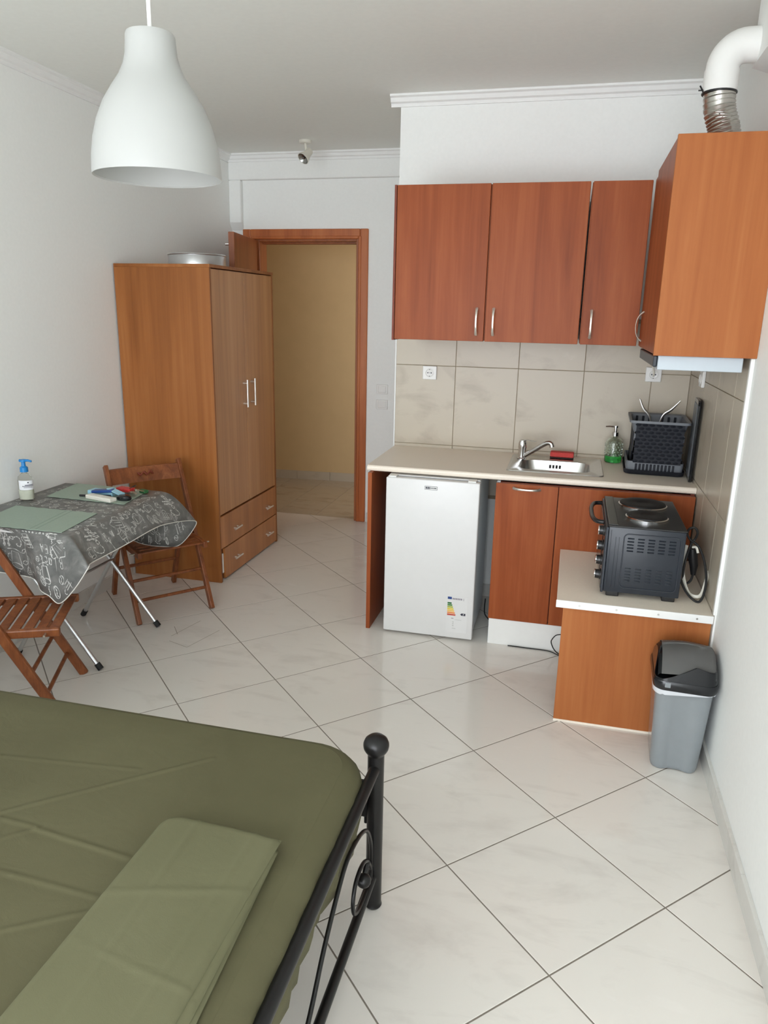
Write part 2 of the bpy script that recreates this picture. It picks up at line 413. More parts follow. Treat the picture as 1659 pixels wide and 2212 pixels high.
# skirting tiles
def skirting(name, p0, p1, inward, n, h=0.075, t=0.012, mat=M_skirt, offs=0.0):
    r = root_struct(name); p0 = Vector(p0); p1 = Vector(p1); nr = Vector(inward); L = (p1-p0).length; d = (p1-p0)/L
    s = L/n
    for k in range(n):
        a = p0+d*(k*s+0.001); b = p0+d*((k+1)*s-0.001)
        bm = BM()
        ring = lambda p: [tuple(p+nr*u+Vector((0, 0, v))) for u, v in ((0.0005, 0.0), (t, 0.0), (t, h-0.003), (t-0.003, h), (0.0005, h))]
        loft(bm, [ring(a), ring(b)], cap0=True, cap1=True); obj('tile', bm, mat, r)
skirting('baseboard_right', (XR, YF, 0), (XR, 2.835, 0), (-1, 0, 0), 13)
skirting('baseboard_left', (XL, YF, 0), (XL, 3.86, 0), (1, 0, 0), 16)
skirting('baseboard_back', (-1.500, YD, 0), (-0.985, YD, 0), (0, -1, 0), 2)
skirting('baseboard_kitchen', (-0.93, YK, 0), (-0.33, YK, 0), (0, -1, 0), 2)

# backsplash tiles: back wall and right wall
def wall_tiles(parent, cols, rows, place):
    for a0, a1 in zip(cols, cols[1:]):
        for b0, b1 in zip(rows, rows[1:]):
            bm = BM(); place(bm, a0+0.0015, a1-0.0015, b0+0.0015, b1-0.0015); obj('tile', bm, M_stone, parent)
bm = BM(); box(bm, -0.972, XR-0.001, YK-0.0075, YK-0.0005, 0.60, 1.62); obj('tile_grout', bm, M_sgrout, WK)
wall_tiles(WK, [-0.972, -0.630, -0.283, 0.066, 0.412, 0.603], [0.62, 0.897, 1.345, 1.60],
           lambda bm, a, b, c, d: box(bm, a, b, YK-0.011, YK-0.001, c, d, 0.0012, 1))
bm = BM(); box(bm, XR-0.0065, XR-0.0005, 2.847, YK-0.012, 0.10, 1.60); obj('tile_grout', bm, M_sgrout, WR)
wall_tiles(WR, [2.848, 3.033, 3.363, 3.693, 4.023, YK-0.0115], [0.11, 0.545, 0.897, 1.350, 1.60],
           lambda bm, a, b, c, d: box(bm, XR-0.010, XR-0.001, a, b, c, d, 0.0012, 1))
bm = BM(); box(bm, XR-0.014, XR-0.0005, 2.826, 2.846, 0.545, 1.503, 0.002); box(bm, XR-0.008, XR-0.0005, 2.830, 2.846, 0.05, 0.545, 0.001); struct('trim_8', bm, M_edge)

# ------------------------------------------------------------------ door
dr = root_struct('door_1')
bm = BM()
def casing(bm, x0, x1, zt, cw, y0, y1):
    box(bm, x0, x0+cw, y0, y1, 0, zt, 0.006); box(bm, x1-cw, x1, y0, y1, 0, zt, 0.006); box(bm, x0+cw, x1-cw, y0, y1, zt-cw, zt, 0.006)
casing(bm, -2.491, -1.509, 2.207, 0.062, YD-0.018, YD+0.002)
casing(bm, -2.440, -1.560, 2.158, 0.022, YD-0.024, YD+0.002)
obj('door_casing', bm, M_frame, dr)
bm = BM()
box(bm, -2.406, -2.362, YD-0.006, YD+0.13, 0, 2.14, 0.003); box(bm, -1.602, -1.574, YD-0.006, YD+0.13, 0, 2.14, 0.003); box(bm, -2.362, -1.602, YD-0.006, YD+0.13, 2.12, 2.14, 0.003)
box(bm, -1.615, -1.600, YD+0.05, YD+0.13, 0, 2.125, 0.002); box(bm, -2.362, -1.602, YD+0.05, YD+0.13, 2.108, 2.122, 0.002)
obj('door_jamb', bm, M_leaf, dr)
Mleaf = Matrix.Translation((-2.395, 5.455, 0)) @ Matrix.Rotation(math.radians(9.5), 4, 'Z')
bm = BM(); box(bm, -0.02, 0.02, -0.625, 0.0, 0.012, 2.128, 0.003, M=Mleaf)
lf = obj('door_leaf', bm, M_leaf, dr)
bm = BM(); tube(bm, [Mleaf @ Vector((-0.02, -0.61, 2.05)), Mleaf @ Vector((-0.045, -0.61, 2.05))], 0.009, 10); obj('door_stop_knob', bm, M_steel, lf)
bm = BM(); box(bm, -0.045, -0.02, -0.60, -0.57, 1.86, 1.90, 0.004, M=Mleaf); obj('latch', bm, M_black, lf)

# wall switches and sockets
def switch(loc, label):
    x, y, z = loc; t = thing('light_switch', label, 'switch', loc, 0, 'light switches beside the door')
    bm = BM(); box(bm, x-0.045, x+0.045, y-0.010, y, z-0.036, z+0.036, 0.003); obj('switch_plate', bm, M_plastic, t)
    bm = BM(); box(bm, x-0.030, x+0.030, y-0.014, y-0.008, z-0.025, z+0.025, 0.003); obj('rocker', bm, M_plastic, t)
switch((-1.386, YD-0.0005, 1.060), 'upper of the two white light switches right of the door frame')
switch((-1.386, YD-0.0005, 0.944), 'lower of the two white light switches right of the door frame')
def socket(loc, label, hx=0.040, hz=0.038):
    x, y, z = loc; t = thing('wall_socket', label, 'socket', loc, 0, 'power sockets on the beige tiles')
    bm = BM(); box(bm, x-hx, x+hx, y-0.012, y, z-hz, z+hz, 0.004); obj('socket_plate', bm, M_plastic, t)
    R = Matrix.Translation((x, y-0.012, z)) @ Matrix.Rotation(math.radians(90), 4, 'X')
    bm = BM(); lathe(bm, [(0.0255, 0.000), (0.0255, 0.003), (0.022, 0.0035), (0.0205, 0.001), (0.019, 0.0003), (0.0, 0.0003)], (0, 0, 0), 28, M=R); obj('socket_ring', bm, M_plastic, t, True)
    bm = BM()
    for dx, dz, r in ((-0.0095, 0, 0.0035), (0.0095, 0, 0.0035), (0, 0.0, 0.002), (0, 0.019, 0.0025), (0, -0.019, 0.0025)):
        tube(bm, [(x+dx, y-0.0118, z+dz), (x+dx, y-0.0132, z+dz)], r, 10)
    obj('contact_holes', bm, M_ink, t)
socket((-0.775, YK-0.0115, 1.305), 'white wall socket on tiles left of the tap under the leftmost wall cabinet')
socket((0.418, YK-0.0115, 1.342), 'white wall socket on tiles under the extractor hood')
t = thing('wall_socket', 'white socket seen edge-on on the right tiled side wall', 'socket', (XR-0.0105, 3.735, 1.36), 0, 'power sockets on the beige tiles')
bm = BM(); box(bm, XR-0.026, XR-0.0105, 3.695, 3.775, 1.322, 1.398, 0.004); obj('socket_plate', bm, M_plastic, t)
bm = BM(); lathe(bm, [(0.0255, 0), (0.0255, 0.004), (0.021, 0.004), (0.019, 0.0005), (0, 0.0005)], (0, 0, 0), 24, M=Matrix.Translation((XR-0.0262, 3.735, 1.36)) @ Matrix.Rotation(math.radians(-90), 4, 'Y')); obj('socket_ring', bm, M_plastic, t, True)

# ------------------------------------------------------------------ kitchen
def bow_handle(parent, p0, p1, out, depth=0.028, wdt=0.0075):
    p0 = Vector(p0); p1 = Vector(p1); o = Vector(out); bm = BM(); pts = []; rs = []
    for k in range(17):
        t = k/16; pts.append(p0.lerp(p1, t)+o*(depth*(1-(2*t-1)**4)*0.55+depth*0.45*(1-(2*t-1)**2)+0.001)); rs.append(wdt*(0.62+0.5*abs(2*t-1)**2))
    sd = (p1-p0).normalized().cross(o)
    tube(bm, pts, rs, 8, up=o, flat=0.55)
    return obj('handle', bm, M_handle, parent, True)
# upper two-door unit
def upper(name, label, x0, x1, doors, left_panel):
    t = thing(name, label, 'cabinet', ((x0+x1)/2, 3.86, 1.505), 0, 'wall cabinets over the sink')
    z0, z1, yf = 1.505, 2.200, 3.584
    bm = BM(); box(bm, x0+0.002, x1-0.002, yf+0.0195, YK-0.012, z0+0.004, z1-0.002); obj('carcass', bm, M_kit, t)
    if left_panel:
        bm = BM(); box(bm, x0-0.004, x0+0.007, yf+0.006, YK-0.012, z0-0.004, z1+0.002, 0.001); obj('side_panel', bm, M_kdark, t)
    for a, b, hx in doors:
        bm = BM(); box(bm, a, b, yf, yf+0.018, z0+0.001, z1, 0.0015); d = obj('door', bm, M_kit, t)
        bow_handle(d, (hx, yf, 1.535), (hx, yf, 1.658), (0, -1, 0))
upper('wall_cabinet', 'two-door cherry wall cabinet left of the narrow one over the sink', -0.863, 0.017, [(-0.852, -0.420, -0.455), (-0.413, 0.014, -0.376)], True)
upper('wall_cabinet', 'narrow single-door cherry wall cabinet tucked against the hood cabinet', 0.020, 0.276, [(0.026, 0.272, 0.066)], False)
# hood cabinet on the right wall
t = thing('hood_cabinet', 'tall cherry cabinet on right wall housing the extractor, silver duct on top', 'cabinet', (0.445, 3.2, 1.505))
bm = BM(); box(bm, 0.275, XR-0.0005, 2.8075, 2.8255, 1.504, 2.217, 0.001); obj('side_panel', bm, M_kit2, t)
bm = BM(); box(bm, 0.296, XR-0.0105, 2.8265, 3.58, 1.507, 2.213); obj('carcass', bm, M_kit, t)
bm = BM(); box(bm, 0.277, 0.2945, 2.828, 3.440, 1.508, 2.213, 0.0015); d = obj('door', bm, M_kit, t)
bow_handle(d, (0.277, 3.385, 1.535), (0.277, 3.385, 1.655), (-1, 0, 0))
bm = BM(); box(bm, 0.282, 0.2945, 3.444, 3.580, 1.508, 2.200, 0.001); obj('filler_strip', bm, M_kit, t)
t = thing('extractor_hood', 'flat pale grey extractor hood under the cherry hood cabinet', 'hood', (0.44, 3.14, 1.45))
bm = BM(); box(bm, 0.296, 0.578, 2.842, 3.44, 1.453, 1.5035, 0.003); obj('hood_body', bm, M_hood, t)
bm = BM(); box(bm, 0.281, 0.2955, 2.852, 3.44, 1.462, 1.502, 0.004); obj('front_lip', bm, M_oven, t)
bm = BM(); box(bm, 0.34, 0.54, 2.95, 3.35, 1.449, 1.4535, 0.001); obj('grease_filter', bm, M_steel, t)
bm = BM(); tube(bm, spline([(0.418, YK-0.0235, 1.335), (0.416, YK-0.045, 1.352), (0.408, YK-0.040, 1.39), (0.402, YK-0.024, 1.44), (0.405, YK-0.022, 1.503)], 6), 0.0045, 8)
tag(obj('hood_cable', bm, M_off, smooth=True), 'pale cable running from the socket up behind the extractor hood', 'cable')
# worktop with a sink cut-out
t = thing('worktop', 'long beige laminate worktop with pale front edge over the fridge and sink unit', 'worktop', (-0.18, 3.85, 0.85))
SX0, SX1, SY0, SY1 = -0.262, 0.178, 3.655, 4.075
bm = BM(); zb, zt = 0.8505, 0.880
for a in ((-0.9675, SX0, 3.552, YK-0.012), (SX1, XR-0.011, 3.552, YK-0.012), (SX0, SX1, 3.552, SY0), (SX0, SX1, SY1, YK-0.012)): box(bm, *a, zb, zt)
obj('slab', bm, M_counter, t)
bm = BM(); prism(bm, [(3.552, zb), (3.545, zb+0.001), (3.5405, zb+0.006), (3.540, zb+0.015), (3.5412, zt-0.006), (3.546, zt-0.001), (3.552, zt)], 'x', -0.9675, XR-0.011)
obj('front_edge', bm, M_counter, t)
# left support panel
bm = BM(); box(bm, -0.953, -0.932, 3.503, YK-0.012, 0.0, 0.8495, 0.001)
tag(obj('support_panel', bm, M_kit), 'upright cherry panel holding up the left end of the worktop beside the fridge', 'panel')
# base unit
t = thing('base_cabinet', 'cherry base unit under the sink with one handled door and white plinth', 'cabinet', (0.15, 3.82, 0))
bm = BM(); box(bm, -0.306, -0.290, 3.5195, YK-0.012, 0.0, 0.849); obj('side_panel', bm, M_hood, t)
bm = BM(); box(bm, -0.2895, 0.595, 3.53, 3.548, 0.14, 0.845); box(bm, 0.58, 0.597, 3.548, YK-0.02, 0.0, 0.849); box(bm, -0.2895, 0.58, 3.548, YK-0.02, 0.14, 0.158); obj('carcass', bm, M_kdark, t)
bm = BM(); box(bm, -0.308, -0.0145, 3.4995, 3.518, 0.140, 0.846, 0.0015); d = obj('door', bm, M_kit, t)
bow_handle(d, (-0.226, 3.4995, 0.826), (-0.097, 3.4995, 0.826), (0, -1, 0))
bm = BM(); box(bm, -0.0105, 0.596, 3.4995, 3.518, 0.140, 0.846, 0.0015); obj('front_panel', bm, M_kit, t)
bm = BM(); box(bm, -0.304, 0.596, 3.507, 3.522, 0.0, 0.1375, 0.001); obj('plinth', bm, M_edge, t)
# low side counter
t = thing('side_counter', 'low beige side counter with screwed white edge strip on the right wall', 'counter', (0.31, 3.16, 0))
bm = BM(); box(bm, 0.019, XR-0.011, 2.826, 3.498, 0.5125, 0.542, 0.001); obj('slab', bm, M_counter, t)
bm = BM(); box(bm, 0.017, XR-0.011, 2.8205, 2.8265, 0.511, 0.5425, 0.002); e = obj('edge_strip', bm, M_edge, t)
for x in (0.107, 0.248, 0.403, 0.543):
    bm = BM(); tube(bm, [(x, 2.8210, 0.527), (x, 2.8192, 0.527)], 0.0042, 10); obj('screw', bm, M_steel, e)
bm = BM(); box(bm, 0.046, XR-0.013, 2.838, 2.857, 0.0, 0.511, 0.001); obj('end_panel', bm, M_kit2, t)
bm = BM(); box(bm, 0.046, XR-0.013, 2.836, 2.838, 0.0, 0.009); obj('bottom_strip', bm, M_counter, t)
# sink
t = thing('sink', 'stainless steel inset sink with one basin in the worktop', 'sink', (-0.04, 3.86, 0.88))
bm = BM()
OUT = rrect(-0.042, 3.865, 0.236, 0.225, 0.022); IN = rrect(-0.042, 3.852, 0.180, 0.148, 0.062); IN2 = rrect(-0.042, 3.852, 0.172, 0.140, 0.06)
R3 = lambda L, z: [(p[0], p[1], z) for p in L]
BOT = rrect(-0.042, 3.852, 0.150, 0.118, 0.06)
loft(bm, [R3(OUT, 0.8803), R3(rrect(-0.042, 3.865, 0.233, 0.222, 0.02), 0.8850), R3(rrect(-0.042, 3.865, 0.222, 0.211, 0.018), 0.8845), R3(rrect(-0.042, 3.865, 0.219, 0.208, 0.018), 0.8822), R3(IN, 0.8822), R3(IN2, 0.876), R3(BOT, 0.755), R3(rrect(-0.042, 3.852, 0.118, 0.088, 0.05), 0.748)], cap1=True)
sk = obj('basin', bm, M_steel, t, True)
bm = BM()
for k in range(4): box(bm, -0.075+k*0.017, -0.064+k*0.017, 3.9850, 3.9905, 0.826+(k % 2)*0.004, 0.856, 0.001)
obj('overflow_slots', bm, M_black, t)
bm = BM(); lathe(bm, [(0.028, 0.0012), (0.024, 0.003), (0.018, 0.002), (0, 0.0015)], (-0.042, 3.852, 0.748), 24); obj('drain', bm, M_chrome, t, True)
# tap
t = thing('tap', 'chrome single-lever mixer tap at the left back corner of the sink', 'tap', (-0.222, 3.965, 0.8825))
bm = BM(); lathe(bm, [(0.0, 0.0), (0.026, 0.0), (0.026, 0.006), (0.021, 0.010), (0.020, 0.055), (0.0225, 0.062), (0.0225, 0.086), (0.018, 0.100), (0, 0.103)], (-0.222, 3.965, 0.8826), 24); obj('body', bm, M_chrome, t, True)
bm = BM(); tube(bm, spline([(-0.206, 3.955, 0.905), (-0.165, 3.935, 0.935), (-0.112, 3.912, 0.976), (-0.088, 3.903, 0.988), (-0.072, 3.897, 0.984), (-0.067, 3.895, 0.968)], 6), [0.0125]*26+[0.0125]*5, 12); obj('spout', bm, M_chrome, t, True)
bm = BM(); tube(bm, [(-0.232, 3.968, 0.982), (-0.20, 3.958, 0.988), (-0.165, 3.948, 0.986), (-0.150, 3.944, 0.985)], [0.012, 0.010, 0.006, 0.005], 10, flat=0.4); obj('lever', bm, M_chrome, t, True)
# sponge
t = thing('sponge', 'red dish sponge with dark scourer side on the back rim of the sink', 'sponge', (-0.013, 4.045, 0.8826))
Ms = Matrix.Translation((-0.013, 4.052, 0)) @ Matrix.Rotation(-0.03, 4, 'Z')
bm = BM(); box(bm, -0.062, 0.062, -0.03, 0.03, 0.8858, 0.893, 0.002, M=Ms); obj('scourer', bm, M_scour, t)
bm = BM(); box(bm, -0.062, 0.062, -0.03, 0.03, 0.893, 0.919, 0.006, M=Ms); obj('foam', bm, M_red, t)
# soap dispenser
t = thing('soap_dispenser', 'green-tinted textured glass soap dispenser with chrome pump beside the dish rack', 'dispenser', (0.252, 4.06, 0.88))
c = (0.252, 4.06, 0.8805)
bm = BM(); lathe(bm, [(0, 0), (0.041, 0.001), (0.044, 0.006), (0.0445, 0.036)], c, 32); lathe(bm, [(0.040, 0.004), (0.0405, 0.034), (0, 0.034)], c, 32); obj('tinted_base', bm, M_gglass, t, True, label='green glass base')
bm = BM()
lathe(bm, [(0.0445, 0.0365), (0.0445, 0.105), (0.041, 0.118), (0.030, 0.128), (0.0155, 0.132), (0.0155, 0.140), (0.013, 0.140), (0.013, 0.130), (0.028, 0.125), (0.0385, 0.115), (0.0415, 0.104), (0.0415, 0.0365)], c, 32)
for i in range(14):
    for j in range(5):
        a = 2*math.pi*(i+0.5*(j % 2))/14; bmesh.ops.create_icosphere(bm, subdivisions=1, radius=0.0055, matrix=Matrix.Translation((c[0]+0.0435*math.cos(a), c[1]+0.0435*math.sin(a), c[2]+0.046+j*0.0135)))
obj('bottle', bm, M_glass, t, True)
bm = BM(); lathe(bm, [(0, 0), (0.017, 0), (0.017, 0.020), (0.008, 0.022), (0.008, 0.043), (0.012, 0.044), (0.012, 0.054), (0, 0.055)], (c[0], c[1], c[2]+0.1405), 20)
tube(bm, [(c[0], c[1], c[2]+0.189), (c[0]-0.03, c[1]-0.004, c[2]+0.190), (c[0]-0.052, c[1]-0.008, c[2]+0.189)], [0.005, 0.0045, 0.004], 8); obj('pump', bm, M_chrome, t, True)
# dish rack
t = thing('dish_rack', 'dark grey two-tier dish rack with woven plastic front beside the right wall', 'rack', (0.45, 3.93, 0.88))
Mr = Matrix.Translation((0.438, 3.925, 0)) @ Matrix.Rotation(math.radians(-2), 4, 'Z') @ Matrix.Diagonal((0.95, 1, 1, 1))
def T(L, z): return [tuple(Mr @ Vector((p[0], p[1], z))) for p in L]
bm = BM(); loft(bm, [T(rrect(0, 0, .140, .155, .03), 0.8803), T(rrect(0, 0, .146, .165, .03), 0.884), T(rrect(0, 0, .150, .178, .035), 0.906), T(rrect(0, 0, .147, .175, .033), 0.906), T(rrect(0, 0, .148, .160, .03), 0.886)], cap0=True, cap1=True); obj('drip_tray', bm, M_rack, t, True)
bm = BM(); loft(bm, [T(rrect(0, 0, .138, .150, .02), 0.888), T(rrect(0, 0, .140, .153, .02), 0.900), T(rrect(0, 0, .142, .155, .02), 0.945), T(rrect(0, 0, .135, .148, .018), 0.945), T(rrect(0, 0, .134, .147, .018), 0.905)], cap1=True); obj('lower_rack', bm, M_rackg, t, True)
for k in range(11):
    bm = BM(); x = -0.090+k*0.0182; box(bm, x-0.0055, x+0.0055, -0.157, -0.150, 0.898, 0.934, 0.001, M=Mr); obj('drain_slot', bm, M_rack, t)
# woven front and back panels
def weave(name, y, x0, x1, z0, z1, sgn):
    bm = BM(); box(bm, x0, x1, y-0.002, y+0.002, z0, z1, M=Mr)
    nx, nz = 7, 11
    for i in range(nx):
        for j in range(nz):
            cx = x0+(i+0.5+0.25*(1 if j % 2 else -1))*(x1-x0)/nx; cz = z0+(j+0.5)*(z1-z0)/nz
            hx = (x1-x0)/nx*0.46; hz = (z1-z0)/nz*0.40
            n = 6; ring = [(cx+hx*math.cos(2*math.pi*k/n), y+sgn*0.0021, cz+hz*math.sin(2*math.pi*k/n)) for k in range(n)]
            vs = [bm.verts.new(Mr @ Vector(p)) for p in ring]; tp = bm.verts.new(Mr @ Vector((cx, y+sgn*0.008, cz)))
            for k in range(n): bm.faces.new((vs[k], vs[(k+1) % n], tp))
    return obj(name, bm, M_rack, t, True)
weave('woven_front', -0.163, -0.108, 0.124, 0.940, 1.136, -1)
bm = BM(); box(bm, -0.10, 0.11, 0.120, 0.126, 0.90, 1.10, M=Mr); obj('back_panel', bm, M_rack, t)
for sx, nm in ((-0.118, 'side_panel'), (0.118, 'side_panel')):
    bm = BM(); poly = [(-0.128, 0.895), (0.135, 0.895)] + [(0.135, 1.105), (-0.12, 1.105)]
    if sx < 0: poly = [(-0.05, 0.895), (0.14, 0.895), (0.15, 0.958), (0.118, 0.965), (0.092, 0.985), (0.080, 1.01), (0.082, 1.05), (0.10, 1.085), (0.13, 1.105), (-0.128, 1.105), (-0.128, 0.99)]
    prism(bm, poly, 'x', sx-0.003, sx+0.003)
    for v in bm.verts: v.co = Mr @ v.co
    obj(nm, bm, M_rack, t)
bm = BM(); loft(bm, [T(rrect(.005, 0, .122, .138, .018), 1.092), T(rrect(.005, 0, .134, .150, .02), 1.142), T(rrect(.005, -.006, .148, .172, .022), 1.148), T(rrect(.005, -.006, .148, .172, .022), 1.136), T(rrect(.005, 0, .1365, .152, .02), 1.132), T(rrect(.005, 0, .1245, .141, .018), 1.088)], cap0=False)
box(bm, -.115, .125, -.135, .135, 1.088, 1.092, M=Mr); rim = obj('top_basket', bm, M_rackg, t, True)
for k in range(7):
    if k == 3: continue
    bm = BM(); x = -0.095+k*0.033; box(bm, x-0.006, x+0.006, 0.137, 0.1415, 1.104, 1.134, 0.001, M=Mr); obj('slot', bm, M_rack, rim)
for x in (-0.105, 0.122):
    bm = BM(); box(bm, x-0.010, x+0.010, -0.140, -0.130, 1.045, 1.080, 0.004, M=Mr); obj('clip', bm, M_rackg, t, label='grey clip')
# spoons in the rack
def spoon(label, pts, rs):
    bm = BM(); tube(bm, spline(pts, 6), [rs[0]+(rs[1]-rs[0])*max(0, math.sin(math.pi*min(1, k/(6*(len(pts)-1)))))**1.5 for k in range(6*(len(pts)-1)+1)], 8, flat=0.3, up=(0.3, -1, 0.2)); tag(obj('spoon', bm, M_steel, smooth=True), label, 'spoon', 'cutlery in the dish rack')
spoon('steel spoon in the dish rack leaning left', [(0.42, 4.0, 1.094), (0.405, 4.0, 1.145), (0.375, 4.0, 1.18), (0.352, 4.0, 1.228)], (0.003, 0.0065))
spoon('steel spoon in the dish rack leaning right', [(0.455, 4.0, 1.094), (0.475, 4.0, 1.15), (0.51, 4.0, 1.18), (0.548, 4.0, 1.226)], (0.003, 0.007))
# black tray / board against the right wall
t = thing('cutting_board', 'tall black-rimmed grey board standing on edge between dish rack and right wall', 'board', (0.59, 3.74, 0.88))
Mb = Matrix.Translation((0.5915, 3.745, 0.8805)) @ Matrix.Rotation(math.radians(-4.0), 4, 'Z')
def Tb(L, x): return [tuple(Mb @ Vector((x, p[0], p[1]))) for p in L]
H = 0.385
bm = BM(); loft(bm, [Tb(rrect(0, H/2, .104, H/2, .03), -.007), Tb(rrect(0, H/2, .108, H/2, .034), 0.0), Tb(rrect(0, H/2, .104, H/2, .03), .007)], cap0=True, cap1=True); obj('rim', bm, M_blacks, t, True)
bm = BM(); loft(bm, [Tb(rrect(0, H/2, .088, H/2-.018, .022), -.0072), Tb(rrect(0, H/2, .086, H/2-.02, .02), -.009)], cap1=True); obj('panel', bm, M_rackg, t)
bm = BM(); loft(bm, [Tb(rrect(0, H-.055, .040, .016, .015), -.0088), Tb(rrect(0, H-.055, .038, .014, .013), -.0096)], cap1=True); obj('grip_hole', bm, M_black, t)
bm = BM()
for pts in ([(-.05, .24), (-.02, .27), (.02, .20), (.05, .23)], [(-.04, .10), (0, .17), (.04, .12)], [(-.05, .05), (.05, .07)]):
    q = spline([tuple(Mb @ Vector((-.0095, a, b))) for a, b in pts], 6); ribbon(bm, q, 0.010, (1, 0, 0))
obj('print', bm, M_black, t)
# ------------------------------------------------------------------ fridge
t = thing('fridge', 'white under-counter fridge with energy sticker beside the sink unit', 'fridge', (-0.618, 3.7, 0))
FX0, FX1, FY = -0.853, -0.384, 3.485
bm = BM(); box(bm, FX0+0.004, FX1-0.004, FY+0.050, FY+0.47, 0.03, 0.843, 0.004); obj('body', bm, M_white, t)
bm = BM(); box(bm, FX0+0.006, FX1-0.006, FY+0.043, FY+0.051, 0.03, 0.838); obj('door_gasket', bm, M_rackg, t)
bm = BM(); box(bm, FX0, FX1, FY, FY+0.044, 0.012, 0.838, 0.006, 3); fd = obj('door', bm, M_white, t, True)
for x in (FX0+0.04, FX1-0.04):
    for y in (FY+0.10, FY+0.42):
        bm = BM(); tube(bm, [(x, y, 0.0), (x, y, 0.032)], 0.014, 12); obj('foot', bm, M_rub, t)
for xa, xb in ((FX0+0.01, FX0+0.05), (FX1-0.06, FX1-0.02)):
    bm = BM(); box(bm, xa, xb, FY+0.006, FY+0.06, 0.838, 0.8455, 0.002); obj('hinge_cover', bm, M_plastic, t)
yy = FY-0.0006
bm = BM()
def mark(bm, x0, x1, z0, z1, mi, d=0.0): box(bm, x0, x1, yy-0.0006-d, yy+0.0004, z0, z1, mi=mi)
mark(bm, -0.656, -0.593, 0.789, 0.807, 0)
mark(bm, -0.6545, -0.5945, 0.7905, 0.8055, 1, .0004)
for k, (a, b) in enumerate(((0, .007), (.009, .016), (.018, .023), (.026, .030), (.033, .037), (.040, .045), (.047, .053))): mark(bm, -0.651+a, -0.651+b, 0.7935 if k < 3 else .795, 0.8030 if k < 3 else .801, 0, .0008)
obj('maker_plate', bm, [M_ink, M_plastic], fd, label='small framed maker plate')
EC = [plain('energy_%d' % i, S(*c), 0.5) for i, c in enumerate([(20, 100, 40), (70, 130, 50), (160, 170, 60), (224, 200, 60), (236, 190, 90), (230, 140, 70), (190, 80, 60)])]
bm = BM(); ex = -0.516
mark(bm, ex-0.006, ex+0.104, 0.045, 0.245, 8)
mark(bm, ex, ex+0.021, 0.226, 0.239, 7, .0004)
for k in range(6): mark(bm, ex+0.025+k*0.0085, ex+0.031+k*0.0085, 0.2255, 0.2345, 10, .0004)
mark(bm, ex+0.081, ex+0.083, 0.223, 0.236, 10, .0004)
for k in range(7):
    z1 = 0.209-k*0.0105; mark(bm, ex, ex+0.021+k*0.0037, z1-0.0085, z1, k, .0004)
mark(bm, ex+0.074, ex+0.094, 0.142, 0.1545, 9, .0004); prism(bm, [(ex+0.067, 0.148), (ex+0.074, 0.1545), (ex+0.074, 0.142)], 'y', yy-0.001, yy, 9)
mark(bm, ex+0.081, ex+0.0835, 0.1445, 0.152, 8, .0008); mark(bm, ex+0.081, ex+0.088, 0.150, 0.152, 8, .0008); mark(bm, ex+0.081, ex+0.086, 0.147, 0.1488, 8, .0008)
mark(bm, ex+0.022, ex+0.034, 0.121, 0.124, 10, .0004); mark(bm, ex+0.04, ex+0.075, 0.1155, 0.1175, 11, .0004); mark(bm, ex+0.028, ex+0.046, 0.066, 0.069, 11, .0004)
for z in (0.09, 0.10, 0.08): mark(bm, ex+0.028, ex+0.036, z, z+0.005, 11, .0004)
obj('energy_sticker', bm, EC+[M_navy, M_white, M_ink, plain('grey_ink', S(132, 126, 138), 0.6), plain('pale_ink', S(190, 190, 188), 0.6)], fd, label='energy rating sticker')
# cables by the fridge and low counter
bm = BM(); tube(bm, spline([(-0.372, 3.98, 0.05), (-0.36, 3.85, 0.02), (-0.325, 3.72, 0.04), (-0.315, 3.66, 0.06), (-0.312, 3.60, 0.05)], 6), 0.0035, 6)
tag(obj('power_cable', bm, M_rub, smooth=True), 'black cable on the floor between the fridge and the sink unit', 'cable')
bm = BM(); tube(bm, spline([(0.06, 3.46, 0.115), (0.035, 3.455, 0.11), (0.018, 3.45, 0.09), (0.014, 3.45, 0.07), (0.03, 3.45, 0.035), (0.06, 3.45, 0.01), (0.10, 3.44, 0.004)], 6), 0.0028, 6)
tube(bm, spline([(0.12, 3.40, 0.004), (0.05, 3.46, 0.0035), (0.0, 3.492, 0.0035), (-0.10, 3.495, 0.0035), (-0.2, 3.497, 0.0035)], 6), 0.0028, 6)
tag(obj('power_cable', bm, M_rub, smooth=True), 'thin dark cable looping along the white plinth behind the low side counter', 'cable')

# ------------------------------------------------------------------ oven
t = thing('mini_oven', 'black tabletop oven with two hotplates on the low side counter', 'oven', (0.33, 3.16, 0.542))
OX0, OX1, OY0, OY1, OZ0, OZ1 = 0.196, 0.484, 2.922, 3.405, 0.562, 0.834
bm = BM(); box(bm, OX0, OX1, OY0, OY1, OZ0, OZ1, 0.004); ob = obj('body', bm, M_oven, t, True)
bm = BM(); box(bm, OX0-0.011, OX0-0.0005, OY0-0.002, OY1+0.002, OZ0-0.004, OZ1-0.002, 0.003); of = obj('front_frame', bm, M_oven, t)
bm = BM(); box(bm, OX0-0.015, OX0-0.011, 3.06, OY1-0.01, OZ0+0.02, OZ1-0.02, 0.002); obj('glass_door', bm, M_blacks, t)
bm = BM(); box(bm, OX0-0.013, OX0-0.011, OY0+0.004, 3.05, OZ0+0.012, OZ1-0.012, 0.0005); obj('control_panel', bm, M_black, t)
bm = BM(); box(bm, OX0-0.003, OX1+0.002, OY0-0.003, OY1+0.003, OZ1, OZ1+0.006, 0.002); obj('top_plate', bm, M_oventop, t)
bm = BM(); box(bm, OX0-0.003, OX0+0.034, OY0+0.006, OY1, OZ1+0.006, OZ1+0.010, 0.003); obj('top_ledge', bm, plain('ledge', (0.06, 0.06, 0.055), 0.35), t)
